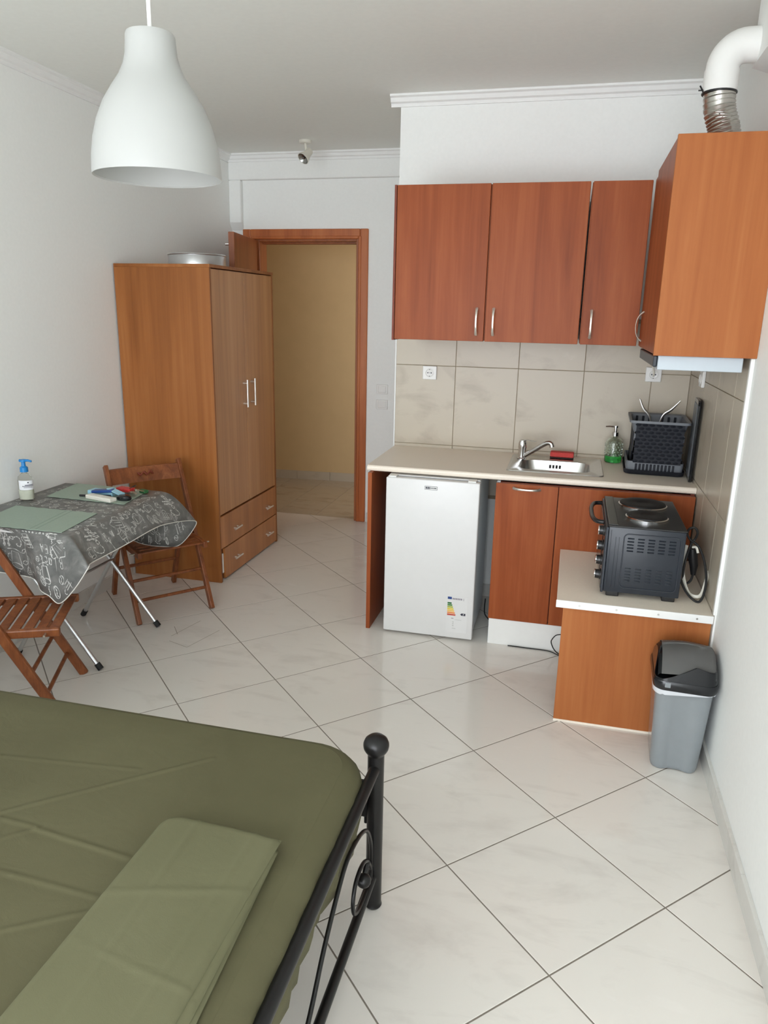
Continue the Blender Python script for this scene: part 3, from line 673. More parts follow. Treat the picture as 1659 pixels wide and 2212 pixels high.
for (cx, cy, r) in ((0.348, 3.285, 0.101), (0.348, 3.075, 0.084)):
    bm = BM(); lathe(bm, [(r, 0), (r, 0.007), (r-0.004, 0.0095), (r-0.008, 0.008)], (cx, cy, OZ1+0.006), 40); lathe(bm, [(r-0.0075, 0.0), (r-0.0075, 0.0138), (r-0.011, 0.0150), (0.028, 0.0150), (0.026, 0.0135), (0, 0.0135)], (cx, cy, OZ1+0.006), 40, mi=1)
    obj('hotplate', bm, [M_chrome, M_plate], t, True)
for z in (0.800, 0.737, 0.675, 0.613):
    R = Matrix.Translation((OX0-0.013, 2.985, z)) @ Matrix.Rotation(math.radians(-90), 4, 'Y')
    bm = BM(); lathe(bm, [(0.0225, 0), (0.0225, 0.004), (0.0195, 0.006), (0.0185, 0.020)], (0, 0, 0), 24, M=R); lathe(bm, [(0.0185, 0.020), (0.0195, 0.0215), (0.0185, 0.025), (0.012, 0.027), (0, 0.027)], (0, 0, 0), 24, mi=1, M=R)
    obj('knob', bm, [M_black, M_chrome], t, True)
bm = BM(); tube(bm, spline([(OX0-0.013, 3.385, 0.815), (OX0-0.045, 3.370, 0.815), (OX0-0.060, 3.30, 0.815), (OX0-0.062, 3.22, 0.814), (OX0-0.058, 3.13, 0.813), (OX0-0.042, 3.075, 0.812), (OX0-0.014, 3.064, 0.812)], 5), 0.0095, 10); obj('door_handle', bm, M_black, t, True)
for x in (OX0+0.012, OX1-0.062):
    for y in (OY0+0.006, OY1-0.05):
        bm = BM(); box(bm, x, x+0.050, y, y+0.045, 0.5425, OZ0+0.002, 0.004); obj('foot', bm, M_black, t)
# embossed side panel: grooves, frame bead and louvres
bm = BM(); yo = OY0
for x in (OX0+0.008, OX0+0.027, OX0+0.040): box(bm, x, x+0.003, yo-0.0015, yo+0.001, OZ0+0.022, OZ1-0.012 if x < OX0+0.02 else OZ1-0.04, 0.0006)
fr = rrect((OX0+OX1)/2+0.022, (OZ0+OZ1)/2, 0.106, 0.112, 0.018, 5)
tube(bm, [(p[0], yo-0.0004, p[1]) for p in fr], 0.0024, 6, closed=True)
obj('side_bead', bm, M_oven, ob, True)
for grp in (0, 1):
    for r in range(5):
        for c in range(5):
            zc = OZ1-0.042-r*0.0128 if grp == 0 else OZ0+0.105-r*0.0128
            xc = OX0+0.086+c*0.0390
            hx = 0.0125 if grp == 0 else 0.0105
            bm = BM()
            if grp: tube(bm, [(xc-hx, yo+0.0005, zc), (xc-hx*0.7, yo-0.0016, zc), (xc+hx*0.7, yo-0.0016, zc), (xc+hx, yo+0.0005, zc)], 0.0024, 8)
            else:
                va = [bm.verts.new(p) for p in [(xc-hx, yo-0.0002, zc-0.003), (xc+hx, yo-0.0002, zc-0.003), (xc+hx, yo-0.0002, zc+0.003), (xc-hx, yo-0.0002, zc+0.003)]]
                vb = [bm.verts.new(p) for p in [(xc-hx*0.8, yo-0.0034, zc+0.0006), (xc+hx*0.8, yo-0.0034, zc+0.0006)]]
                for f in ((va[0], va[1], vb[1], vb[0]), (va[2], va[3], vb[0], vb[1]), (va[1], va[2], vb[1]), (va[3], va[0], vb[0])): bm.faces.new(f)
            obj('louvre', bm, M_oven, ob, bool(grp))
# the oven's cable with plug, and the loose white cable
t = thing('oven_cable', 'black looped oven cable with plug hanging behind the tabletop oven', 'cable', (0.53, 3.0, 0.545))
bm = BM(); tube(bm, spline([(0.490, 3.02, 0.625), (0.518, 2.98, 0.575), (0.552, 2.95, 0.550), (0.574, 2.95, 0.560), (0.588, 2.98, 0.62), (0.580, 3.02, 0.69), (0.556, 3.05, 0.745), (0.520, 3.06, 0.772), (0.506, 3.05, 0.80), (0.512, 3.04, 0.822), (0.530, 3.04, 0.826), (0.543, 3.045, 0.805), (0.540, 3.06, 0.775), (0.528, 3.06, 0.755), (0.512, 3.05, 0.68), (0.510, 3.04, 0.61), (0.525, 3.05, 0.585), (0.545, 3.06, 0.60), (0.552, 3.07, 0.64)], 6), 0.0048, 8); obj('cord', bm, M_rub, t, True)
bm = BM(); tube(bm, [(0.552, 3.07, 0.62), (0.550, 3.07, 0.66), (0.540, 3.065, 0.70), (0.535, 3.06, 0.735)], [0.010, 0.017, 0.019, 0.015], 12); obj('plug', bm, M_black, t, True)
bm = BM(); tube(bm, spline([(0.532, 3.05, 0.742), (0.545, 3.04, 0.745), (0.552, 3.03, 0.725)], 5), 0.005, 6); obj('plug_tie', bm, M_off, t, True, label='white tie')
bm = BM(); tube(bm, spline([(0.515, 3.08, 0.74), (0.508, 3.07, 0.68), (0.512, 3.04, 0.615), (0.530, 3.0, 0.565), (0.556, 2.985, 0.556), (0.578, 2.99, 0.565), (0.590, 3.005, 0.605), (0.5985, 3.03, 0.636), (0.6020, 3.05, 0.645)], 6), 0.0075, 8, flat=0.6)
tag(obj('white_cable', bm, M_off, smooth=True), 'thick white cable coming out of the tiled side wall behind the tabletop oven', 'cable')

# ------------------------------------------------------------------ duct
t = thing('vent_pipe', 'silver flexible duct with white elbow rising from hood cabinet to the wall', 'duct', (0.46, 3.1, 2.218))
cl = spline([(0.468, 3.1, 2.2175), (0.4675, 3.1, 2.236), (0.452, 3.1, 2.295), (0.432, 3.1, 2.35), (0.424, 3.1, 2.415)], 14)
rs = [0.0525+0.0022*math.sin(k*math.pi/1.5) for k in range(len(cl))]
bm = BM(); tube(bm, cl, rs, 28, cap=False); 
for k in range(16):  # helical seams
    i = 10+int(k*2.8); c0 = cl[min(i, len(cl)-2)]
    tube(bm, [(c0.x+0.0535*math.cos(a), c0.y+0.0535*math.sin(a), c0.z+0.005*math.cos(a+k)) for a in [2*math.pi*q/28 for q in range(28)]], 0.0010, 5, closed=True)
obj('flexible_duct', bm, M_duct, t, True)
el = [(0.424, 3.1, 2.405), (0.424, 3.1, 2.44), (0.424, 3.1, 2.475)]
bm = BM(); tube(bm, el, 0.058, 32); obj('pipe_collar', bm, M_plastic, t, True)
arc = [(0.424, 3.1, 2.475)]+[(0.424+0.072*(1-math.cos(a)), 3.1, 2.478+0.072*math.sin(a)) for a in [math.radians(q) for q in range(0, 91, 9)]]+[(0.5298, 3.1, 2.550)]
bm = BM(); tube(bm, arc, 0.0555, 32); obj('pipe_elbow', bm, M_plastic, t, True)
bm = BM(); tube(bm, [(0.424+0.0562*math.cos(a), 3.1+0.0562*math.sin(a), 2.403) for a in [2*math.pi*q/28 for q in range(28)]], 0.004, 8, closed=True); box(bm, 0.352, 0.370, 3.086, 3.090, 2.410, 2.414); tube(bm, [(0.369, 3.085, 2.405), (0.355, 3.08, 2.425)], 0.003, 6); obj('hose_clamp', bm, M_black, t, True)

# ------------------------------------------------------------------ lamps
LX, LY, LZ = -0.946, 1.628, 1.918
t = thing('pendant_lamp', 'white bell-shaped pendant lamp hanging on a white cord from the ceiling', 'lamp', (LX, LY, LZ))
prof = [(0.1375, 0.003), (0.1405, 0.0), (0.1415, 0.006), (0.1395, 0.04), (0.134, 0.075), (0.1235, 0.112), (0.108, 0.148), (0.089, 0.178), (0.0715, 0.203), (0.061, 0.225), (0.0555, 0.246), (0.0535, 0.268), (0.0525, 0.283), (0.0505, 0.2875), (0.044, 0.289), (0.010, 0.289)]
inn = [(r-0.004 if r > 0.05 else r, z-0.004 if z > 0.2 else z) for r, z in prof[2:]]
bm = BM(); lathe(bm, inn[::-1]+prof, (LX, LY, LZ), 56); obj('shade', bm, M_lamp, t, True)
bm = BM(); tube(bm, [(LX, LY, LZ+0.286), (LX, LY, ZC-0.02)], 0.0045, 8); obj('cord', bm, M_plastic, t, True)
bm = BM(); lathe(bm, [(0, -0.045), (0.03, -0.04), (0.045, -0.01), (0.046, 0), (0, 0)], (LX, LY, ZC-0.0005), 24); obj('ceiling_cup', bm, M_plastic, t, True)
bm = BM(); lathe(bm, [(0, 0.285), (0.02, 0.284), (0.02, 0.225), (0.016, 0.215), (0.03, 0.18), (0.028, 0.16), (0, 0.148)], (LX, LY, LZ), 20); obj('bulb_holder', bm, M_plastic, t, True)
t = thing('ceiling_spot', 'small white ceiling spotlight near the door, head turned down', 'spotlight', (-1.848, 5.08, ZC))
bm = BM(); lathe(bm, [(0, 0), (0.042, 0), (0.042, -0.012), (0.036, -0.018), (0, -0.018)], (-1.848, 5.08, ZC-0.0005), 28); obj('ceiling_rose', bm, M_off, t, True)
bm = BM(); tube(bm, [(-1.846, 5.08, ZC-0.017), (-1.842, 5.08, 2.645), (-1.832, 5.078, 2.622)], 0.0085, 10); obj('stem', bm, M_off, t, True)
hd = Vector((-0.40, -0.62, -0.68)).normalized(); Rm = hd.to_track_quat('Z', 'Y').to_matrix().to_4x4(); base = Vector((-1.818, 5.075, 2.648))
bm = BM(); lathe(bm, [(0, -0.015), (0.020, -0.012), (0.024, 0.0), (0.026, 0.028), (0.040, 0.062), (0.042, 0.072), (0.038, 0.072)], (0, 0, 0), 26, M=Matrix.Translation(base) @ Rm); obj('lamp_head', bm, M_off, t, True)
bm = BM(); lathe(bm, [(0.0385, 0.0715), (0.028, 0.056), (0.012, 0.05), (0.008, 0.066), (0, 0.07)], (0, 0, 0), 26, M=Matrix.Translation(base) @ Rm); obj('reflector', bm, M_refl, t, True)

# ------------------------------------------------------------------ wardrobe
t = thing('wardrobe', 'tall cherry wood wardrobe with two doors and two drawers by the left wall', 'wardrobe', (-2.28, 4.337, 0))
WX0, WX1, WY0, WY1, WZ = -2.572, -1.979, 3.886, 4.786, 1.866
bm = BM(); box(bm, WX0, WX1, WY0, WY0+0.018, 0.0, WZ-0.018, 0.001); obj('side_panel', bm, M_ward, t)
bm = BM(); box(bm, WX0, WX1, WY1-0.018, WY1, 0.0, WZ-0.018, 0.001); obj('side_panel', bm, M_ward, t)
bm = BM(); box(bm, WX0, WX1+0.003, WY0-0.001, WY1+0.001, WZ-0.018, WZ, 0.001); obj('top_panel', bm, M_ward, t)
bm = BM(); box(bm, WX0+0.004, WX1-0.026, WY0+0.0185, WY1-0.0185, 0.03, WZ-0.0185); obj('carcass', bm, M_kdark, t)
for a, b, hy in ((WY0+0.021, 4.3325, 4.288), (4.3375, WY1-0.021, 4.402)):
    bm = BM(); box(bm, WX1-0.020, WX1-0.002, a, b, 0.425, WZ-0.024, 0.001); d = obj('door', bm, M_wdoor, t)
    bm = BM(); tube(bm, [(WX1+0.026, hy, 1.035), (WX1+0.026, hy, 1.205)], 0.0065, 10)
    for z in (1.057, 1.183): tube(bm, [(WX1-0.002, hy, z), (WX1+0.026, hy, z)], 0.0075, 10)
    obj('handle', bm, M_handle, d, True)
def drawer(a, b, z0, z1, zh, rotx=0.0):
    bm = BM(); box(bm, WX1-0.019, WX1-0.001, a, b, z0, z1, 0.001); d = obj('drawer', bm, M_wdraw, t)
    for y in (4.108, 4.618):
        bm = BM(); tube(bm, [(WX1+0.020, y-0.050, zh), (WX1+0.020, y+0.050, zh)], 0.006, 10)
        for s in (-0.022, 0.022): tube(bm, [(WX1-0.001, y+s, zh), (WX1+0.020, y+s, zh)], 0.006, 8)
        obj('handle', bm, M_handle, d, True)
    return d
drawer(WY0+0.018, WY1-0.019, 0.213, 0.413, 0.298)
d = drawer(WY0+0.062, WY1-0.002, 0.012, 0.205, 0.106)
bm = BM(); box(bm, WX1-0.0255, WX1-0.009, WY0+0.024, WY0+0.056, 0.050, 0.175); obj('drawer_side', bm, M_edge, d, label='white drawer side showing in the gap')
bm = BM(); box(bm, WX0+0.02, WX1-0.03, WY0+0.02, WY1-0.02, 0.0, 0.029); obj('plinth', bm, M_kdark, t)
t = thing('metal_tin', 'round silver metal tin lying on top of the wardrobe', 'tin', (-2.27, 4.28, WZ))
bm = BM(); lathe(bm, [(0, 0), (0.166, 0.0), (0.170, 0.004), (0.170, 0.072), (0.167, 0.076), (0, 0.076)], (-2.255, 4.28, WZ+0.0005), 48); obj('tin_body', bm, M_alu, t, True)
bm = BM(); tube(bm, [(-2.255+0.171*math.cos(a), 4.28+0.171*math.sin(a), WZ+0.070) for a in [2*math.pi*q/48 for q in range(48)]], 0.0035, 8, closed=True); obj('lid_rim', bm, M_alu, t, True)

# ------------------------------------------------------------------ chairs (local frame: x across, y to the front, origin between the front feet)
def make_chair(loc, rotz, label):
    t = thing('folding_chair', label, 'chair', loc, rotz, 'wooden folding chairs at the table')
    def bar(p0, p1, w, d, name, bev=0.004):
        p0 = Vector(p0); p1 = Vector(p1); z = (p1-p0); L = z.length; z.normalize()
        x = Vector((1, 0, 0)); y = z.cross(x).normalized(); x = y.cross(z)
        M = Matrix(((x.x, y.x, z.x, p0.x), (x.y, y.y, z.y, p0.y), (x.z, y.z, z.z, p0.z), (0, 0, 0, 1)))
        bm = BM(); box(bm, -w/2, w/2, -d/2, d/2, 0, L, bev, 2, M=M); return obj(name, bm, M_chair, t, local=True)
    K = 0.387/0.778
    for s in (-1, 1):
        bar((s*0.205, 0.010, 0.0), (s*0.205, -K*0.790, 0.790), 0.022, 0.038, 'leg')
        bar((s*0.180, -0.512, 0.0), (s*0.180, -0.345, 0.385), 0.022, 0.036, 'leg')
        bm = BM(); box(bm, s*0.180-0.0125, s*0.180+0.0125, -0.375, 0.022, 0.366, 0.401, 0.006); sr = obj('seat_rail', bm, M_chair, t, local=True)
        bm = BM(); tube(bm, [(s*0.193, -0.03, 0.383), (s*0.2195, -0.03, 0.383)], 0.0045, 10); obj('pivot_bolt', bm, M_brass, sr, local=True)
    for k in range(8):
        y1 = 0.018-k*0.0490; h = 0.0375
        bm = BM(); box(bm, -0.167, 0.167, y1-h, y1, 0.3905, 0.399, 0.002); obj('seat_slat', bm, M_chair, t, local=True)
    for z, r in ((0.110, 0.009), (0.208, 0.009)):
        bm = BM(); tube(bm, [(-0.195, -K*z, z), (0.195, -K*z, z)], r, 10); obj('stretcher', bm, M_chair, t, True, local=True)
    bm = BM(); tube(bm, [(-0.17, -0.435, 0.18), (0.17, -0.435, 0.18)], 0.010, 10); obj('stretcher', bm, M_chair, t, True, local=True)
    bm = BM(); zz0, zz1 = 0.690, 0.768
    rings = []
    for k in range(9):
        u = -1+k/4; x = u*0.195; dy = -0.014*(1-u*u)
        rings.append([(x, -K*zz0+dy-0.009, zz0), (x, -K*zz0+dy+0.009, zz0), (x, -K*zz1+dy+0.009, zz1), (x, -K*zz1+dy-0.009, zz1)])
    loft(bm, rings, cap0=True, cap1=True); br = obj('backrest', bm, M_chair, t, local=True)
    bm = BM()
    pts = [(x, -K*0.735-0.0125+0.0225, 0.735+0.008*math.sin(x*170)) for x in [-0.045+0.09*q/24 for q in range(25)]]
    tube(bm, pts, [0.003+0.004*abs(math.sin(q*0.39)) for q in range(25)], 6); obj('grip_cutout', bm, M_kdark, br, local=True)
    return t
ch = make_chair((-1.99, 3.356, 0), math.radians(-129.5), 'wooden folding chair in front of the wardrobe at the far end of the table')
dup(ch, (-1.979, 2.456, 0), math.radians(-65), 'wooden slatted folding chair between the table and the bed')

# ------------------------------------------------------------------ table with cloth
t = thing('folding_table', 'folding table with crossed silver tube legs under the grey cloth', 'table', (-2.27, 2.91, 0))
TX0, TX1, TY0, TY1, TZ = -2.560, -1.990, 2.525, 3.286, 0.7125
bm = BM(); box(bm, TX0, TX1, TY0, TY1, TZ-0.022, TZ, 0.004); obj('tabletop', bm, M_white, t)
for y in (2.706, 3.21):
    for xa, xb, yo in ((-2.012, -2.520, -0.009), (-2.470, -2.060, 0.009)):
        p0 = Vector((xa, y+yo, 0.012)); p1 = Vector((xb, y+yo, TZ-0.0225)); bm = BM(); tube(bm, [p0, p1], 0.0105, 12); lg = obj('leg', bm, M_alu, t, True)
        d = (p1-p0).normalized(); bm = BM(); tube(bm, [p0-d*0.012+Vector((0, 0, 0.002)), p0+d*0.022], 0.0145, 12); obj('rubber_foot', bm, M_rub, lg, True)
for x, z in ((-2.10, 0.13), (-2.40, 0.11)):
    bm = BM(); tube(bm, [(x, 2.706, z), (x, 3.21, z)], 0.006, 8)
bm = BM(); tube(bm, [(-2.255, 2.706, 0.352), (-2.255, 3.21, 0.352)], 0.007, 8); obj('cross_tube', bm, M_alu, t, True)
# cloth
ZT = 0.7155
KN = [((-2.570, 3.300), (-2.570, 3.330, .50)), ((-2.30, 3.300), (-2.30, 3.350, .44)), ((-2.14, 3.30), (-2.165, 3.335, .407)), ((-2.06, 3.30), (-2.045, 3.335, .402)),
      ((-2.00, 3.298), (-1.955, 3.375, .408)), ((-1.985, 3.290), (-1.868, 3.402, .522)), ((-1.980, 3.270), (-1.866, 3.33, .562)),
      ((-1.978, 3.13), (-1.880, 3.13, .598)), ((-1.978, 3.0), (-1.880, 3.005, .607)), ((-1.978, 2.80), (-1.880, 2.80, .600)), ((-1.978, 2.63), (-1.880, 2.633, .597)),
      ((-1.978, 2.54), (-1.864, 2.50, .604)), ((-1.985, 2.515), (-1.838, 2.445, .603)), ((-1.998, 2.510), (-1.905, 2.435, .508)),
      ((-2.05, 2.51), (-1.988, 2.445, .434)), ((-2.10, 2.51), (-2.040, 2.45, .459)), ((-2.15, 2.51), (-2.10, 2.475, .468)), ((-2.24, 2.515), (-2.20, 2.555, .482)), ((-2.38, 2.52), (-2.36, 2.560, .49)), ((-2.570, 2.52), (-2.565, 2.535, .50))]
NS = 9
Es = spline([(a[0], a[1], ZT) for a, b in KN], NS); Hs = spline([b for a, b in KN], NS)
def skirt(s, tt):
    """s in knot units, tt 0 at the table edge to 1 at the hem"""
    i = min(int(s*NS), len(Es)-2); f = s*NS-i
    e = Es[i].lerp(Es[i+1], f); h = Hs[i].lerp(Hs[i+1], f)
    d = Vector((h.x-e.x, h.y-e.y, 0)); c = e+d*0.35+Vector((0, 0, -0.006)) if d.length > 0.02 else e+Vector((0, 0, -0.01))
    p = e*(1-tt)**2+c*2*tt*(1-tt)+h*tt*tt
    return p
bm = BM(); NTT = 10; rings = []
NP = len(Es)
for k in range(NTT+1):
    rings.append([bm.verts.new(skirt(i/NS, k/NTT)) for i in range(NP)])
for a, b in zip(rings, rings[1:]):
    for i in range(NP-1): bm.faces.new((a[i], a[i+1], b[i+1], b[i]))
bm.faces.new(rings[0])
# thickness
cl = obj('tablecloth', bm, M_cloth, smooth=True, angle=75)
sm = cl.modifiers.new('thick', 'SOLIDIFY'); sm.thickness = 0.0012; sm.offset = 0
tag(cl, 'grey chalkboard-print oilcloth with coffee lettering draped over the folding table', 'tablecloth')
bm = BM(); tube(bm, Hs, 0.0022, 6); obj('hem_binding', bm, M_hem, cl, True, label='pale hem edge')
# chalk drawings: strokes in flat cloth coordinates, mapped on the top (x,y), the right hang (y, drop) and the near hang (x, drop)
def sval(test):  # knot parameter by bisection over monotone coordinate
    lo, hi, f, val = test
    for _ in range(30):
        m = (lo+hi)/2
        i = min(int(m*NS), NP-2); q = Es[i].lerp(Es[i+1], m*NS-i)
        if f(q) > val: lo = m
        else: hi = m
    return (lo+hi)/2
def on_right(y, d): return skirt(sval((6, 12, lambda q: q.y, y)), d)
def on_near(x, d):
    lo, hi = 13, len(KN)-1
    return skirt(sval((lo, hi, lambda q: q.x, x)), d)
def on_far(x, d):
    lo, hi = 0.0, 4.0
    for _ in range(30):
        m = (lo+hi)/2; i = min(int(m*NS), NP-2); q = Es[i].lerp(Es[i+1], m*NS-i)
        if q.x < x: lo = m
        else: hi = m
    return skirt(lo, d)
pr = BM()
def stroke(pts, fn, wdt, off=0.0016):
    P = [fn(a, b) for a, b in pts]; prev = None
    for i, (a, b) in enumerate(pts):
        e = 0.002
        du = fn(a+e, b)-fn(a-e, b); dv = fn(a, b+e)-fn(a, b-e); n = du.cross(dv)
        if n.length < 1e-12: prev = None; continue
        n.normalize()
        if n.dot(Vector((0.0, 2.0, -3.0))-P[i]) > 0 and False: n = -n
        tt = P[min(i+1, len(P)-1)]-P[max(i-1, 0)]
        s = tt.cross(n)
        if s.length < 1e-9: prev = None; continue
        s.normalize(); ww = wdt*(0.7+0.5*math.sin(i*1.7+a*60))
        quad = []
        for sg in (1, -1):
            quad.append((pr.verts.new(P[i]+n*off*sg+s*ww/2), pr.verts.new(P[i]+n*off*sg-s*ww/2)))
        if prev:
            for q, r in zip(prev, quad): pr.faces.new((q[0], r[0], r[1], q[1]))
        prev = quad
# glyphs drawn in a unit box (x right, y up)
def arcp(cx, cy, rx, ry, a0, a1, n=12): return [(cx+rx*math.cos(math.radians(a0+(a1-a0)*k/n)), cy+ry*math.sin(math.radians(a0+(a1-a0)*k/n))) for k in range(n+1)]
def sp2(p, n=5): return [(v.x, v.y) for v in spline([(a, b, 0) for a, b in p], n)]
G = {}
G['coffee'] = [sp2([(.17, .78), (.21, .90), (.12, .98), (.03, .70), (.02, .35), (.09, .18), (.20, .30)]), arcp(.28, .36, .055, .13, 0, 360),
               sp2([(.34, .30), (.42, .62), (.47, .98), (.43, 1.0), (.41, .5), (.40, -.05), (.44, .0), (.47, .35)]), sp2([(.36, .52), (.50, .56)]),
               sp2([(.47, .30), (.54, .62), (.60, .98), (.56, 1.0), (.54, .5), (.53, -.05), (.57, .0), (.60, .35)]), sp2([(.49, .54), (.63, .58)]),
               sp2([(.60, .32), (.69, .44), (.71, .54), (.66, .55), (.63, .36), (.68, .22), (.77, .32), (.85, .46), (.86, .55), (.81, .55), (.78, .36), (.84, .22), (.98, .40)])]
G['bean'] = [arcp(.5, .5, .5, .34, 0, 360), sp2([(.05, .5), (.35, .6), (.6, .42), (.95, .5)])]
G['cup'] = [[(.1, .8), (.2, .1), (.65, .1), (.75, .8)], arcp(.425, .8, .325, .12, 0, 360), arcp(.74, .48, .2, .2, 80, -90), sp2([(.0, .02), (.4, -.08), (.9, .04)]), sp2([(.35, 1.0), (.42, 1.15), (.33, 1.25), (.42, 1.4)])]
G['mug'] = [[(.12, .9), (.2, .0), (.6, .0), (.7, .9), (.12, .9)], [(.16, .72), (.66, .74)], [(.18, .5), (.64, .52)], [(.22, .3), (.62, .3)], [(.3, .88), (.28, .1)], arcp(.68, .5, .2, .22, 70, -80)]
G['leaf'] = [sp2([(.0, .0), (.3, .3), (.6, .8), (.9, 1.0)]), sp2([(.3, .3), (.5, .28), (.7, .4), (.5, .42), (.3, .3)]), sp2([(.45, .55), (.3, .7), (.28, .9), (.42, .75), (.45, .55)]), sp2([(.62, .8), (.8, .7), (1, .75), (.85, .85), (.62, .8)])]
G['swirl'] = [sp2([(.0, .2), (.2, .6), (.5, .6), (.6, .35), (.45, .2), (.35, .35), (.5, .5), (.9, .4)])]
G['pot'] = [[(.2, .0), (.1, .7), (.7, .7), (.6, .0), (.2, .0)], sp2([(.7, .6), (.95, .5), (.9, .2), (.62, .15)]), sp2([(.12, .55), (-.1, .65), (-.15, .8)]), [(.2, .75), (.4, .95), (.6, .75)], [(.3, .6), (.32, .1)], [(.5, .6), (.48, .1)]]
G['dash'] = [sp2([(.0, .5), (.5, .55), (1.0, .45)])]
LET = {'B': [[(.1, 0), (.1, 1)], arcp(.1, .75, .45, .25, 90, -90), arcp(.1, .25, .55, .25, 90, -90)], 'l': [[(.3, 0), (.3, 1)]], 'a': [arcp(.4, .28, .3, .28, 0, 360), [(.7, .56), (.7, 0)]], 'c': [arcp(.4, .28, .32, .28, 40, 320)], 'k': [[(.2, 0), (.2, 1)], [(.65, .55), (.2, .25), (.65, 0)]],
       'T': [[(0, 1), (.8, 1)], [(.4, 1), (.4, 0)]], 'E': [[(.7, 1), (.1, 1), (.1, 0), (.7, 0)], [(.1, .5), (.6, .5)]], 'A': [[(0, 0), (.4, 1), (.8, 0)], [(.15, .35), (.65, .35)]], 's': [sp2([(.6, .5), (.3, .56), (.2, .42), (.55, .2), (.45, 0), (.1, .05)])], 'p': [[(.15, .55), (.15, -.35)], arcp(.42, .28, .28, .28, 0, 360)], 'r': [[(.2, 0), (.2, .55)], arcp(.42, .33, .22, .22, 150, 40)], 'e': [[(.15, .3), (.7, .3)], arcp(.42, .28, .28, .28, 0, 310)], 'o': [arcp(.4, .28, .3, .28, 0, 360)], '&': [sp2([(.8, .0), (.3, .7), (.45, .95), (.6, .75), (.2, .35), (.25, .05), (.6, .05), (.8, .4)])], 'n': [[(.15, 0), (.15, .55)], arcp(.4, .3, .25, .25, 180, 0), [(.65, .3), (.65, 0)]], 'm': [[(.05, 0), (.05, .55)], arcp(.22, .35, .17, .2, 180, 0), arcp(.57, .35, .17, .2, 180, 0), [(.74, .35), (.74, 0)]]}
def glyph(g, fn, u, v, size, ang, wdt=0.0042, scale_v=1.0, asp=1.0):
    ca, sa = math.cos(math.radians(ang)), math.sin(math.radians(ang))
    strokes = G[g] if isinstance(g, str) else g
    for st in strokes:
        pts = []
        for (x, y) in st:
            X = (x-.5)*size*asp; Y = (y-.5)*size
            pts.append((u+X*ca-Y*sa, v+(X*sa+Y*ca)*scale_v))
        stroke(pts, fn, wdt)
def text(s, fn, u, v, size, ang, wdt=0.004, scale_v=1.0):
    n = len(s); st = []
    for k, c in enumerate(s):
        if c == ' ': continue
        for q in LET[c]: st.append([((x*0.85+k-n/2)*0.62+.5, y) for x, y in q])
    glyph(st, fn, u, v, size, ang, wdt, scale_v)
top = lambda x, y: Vector((x, y, ZT))
OR_, ON_, OF_ = 0.150, 0.255, 0.30      # overhang in metres: right, near, far
cl01 = lambda t: min(max(t, 0.015), .99)
right = lambda y, h: on_right(min(max(y, 2.535), 3.26), cl01(1-h/OR_))
near = lambda x, h: on_near(min(max(x, -2.56), -2.0), cl01(1-h/ON_))
far = lambda x, h: on_far(min(max(x, -2.5), -1.985), cl01(1-h/OF_))
taken = []
def put(g, fn, u, v, size, ang, wdt=0.0036, asp=1.0):
    taken.append((fn, u, v, 0.5*size*max(1.0, asp*0.75))); glyph(g, fn, u, v, size, ang, wdt, 1.0, asp)
def word(t, fn, u, v, size, ang, wdt=0.0034):
    taken.append((fn, u, v, 0.3*size*len(t))); text(t, fn, u, v, size, ang, wdt)
# right hang: words run up the drop
put('coffee', right, 2.615, 0.072, 0.062, 90, .0054, 2.1)
put('coffee', right, 3.225, 0.076, 0.056, 90, .0054, 2.1)
put('pot', right, 2.80, 0.085, 0.085, 75, .0044); put('pot', right, 2.80, 0.025, 0.05, -80, .004)
put('swirl', right, 2.715, 0.10, 0.05, 90, .0036); put('leaf', right, 2.69, 0.035, 0.05, 60)
put('cup', right, 3.065, 0.085, 0.062, 95, .004); put('mug', right, 3.07, 0.025, 0.045, 60, .004); put('cup', right, 2.945, 0.06, 0.06, 90, .004)
put('swirl', right, 3.14, 0.085, 0.055, 95, .004); put('mug', right, 3.155, 0.03, 0.05, 80, .004)
# near hang: print upside down
put('coffee', near, -2.315, 0.135, 0.066, 180, .006, 2.5)
word('Espresso &', near, -2.15, 0.222, 0.028, 180, .0034)
put('mug', near, -2.19, 0.150, 0.085, 192, .0048)
word('Black', near, -2.072, 0.088, 0.036, 180, .004); word('TEA', near, -2.085, 0.135, 0.034, 180, .0042)
put('cup', near, -2.05, 0.212, 0.055, 170, .0042); put('pot', near, -2.028, 0.125, 0.07, 215, .0044); put('cup', near, -2.105, 0.050, 0.055, 190, .0042)
put('bean', near, -2.135, 0.088, 0.022, 20, .0044); put('bean', near, -2.14, 0.052, 0.026, 150, .0046); put('bean', near, -2.12, 0.030, 0.028, 150, .0046)
put('bean', near, -2.055, 0.022, 0.030, 130, .0046); put('bean', near, -2.03, 0.045, 0.024, 110, .0044); put('mug', near, -2.01, 0.016, 0.035, 205, .0044)
put('leaf', near, -2.235, 0.075, 0.085, 200, .0038); put('cup', near, -2.30, 0.050, 0.07, 170, .0042)
# far hang, its inner side showing under the front edge
cone = lambda a, h: skirt(min(max(2.0+a/0.1, 0), 4.9), cl01(1-h/0.26))   # a runs along the far hem towards the flared corner
put('coffee', cone, 0.06, 0.115, 0.034, 0, .004, 2.3); word('Black', cone, 0.235, 0.085, 0.030, 0, .0038); word('TEA', cone, 0.225, 0.040, 0.028, 0, .0038)
put('bean', cone, 0.03, 0.055, 0.026, 20, .004); put('bean', cone, 0.065, 0.040, 0.028, -20, .004); put('leaf', cone, 0.14, 0.055, 0.06, 20, .004); put('cup', cone, 0.0, 0.022, 0.04, 0, .004); put('bean', cone, 0.19, 0.02, 0.02, 0, .004); put('swirl', cone, 0.13, 0.12, 0.04, 0, .004)
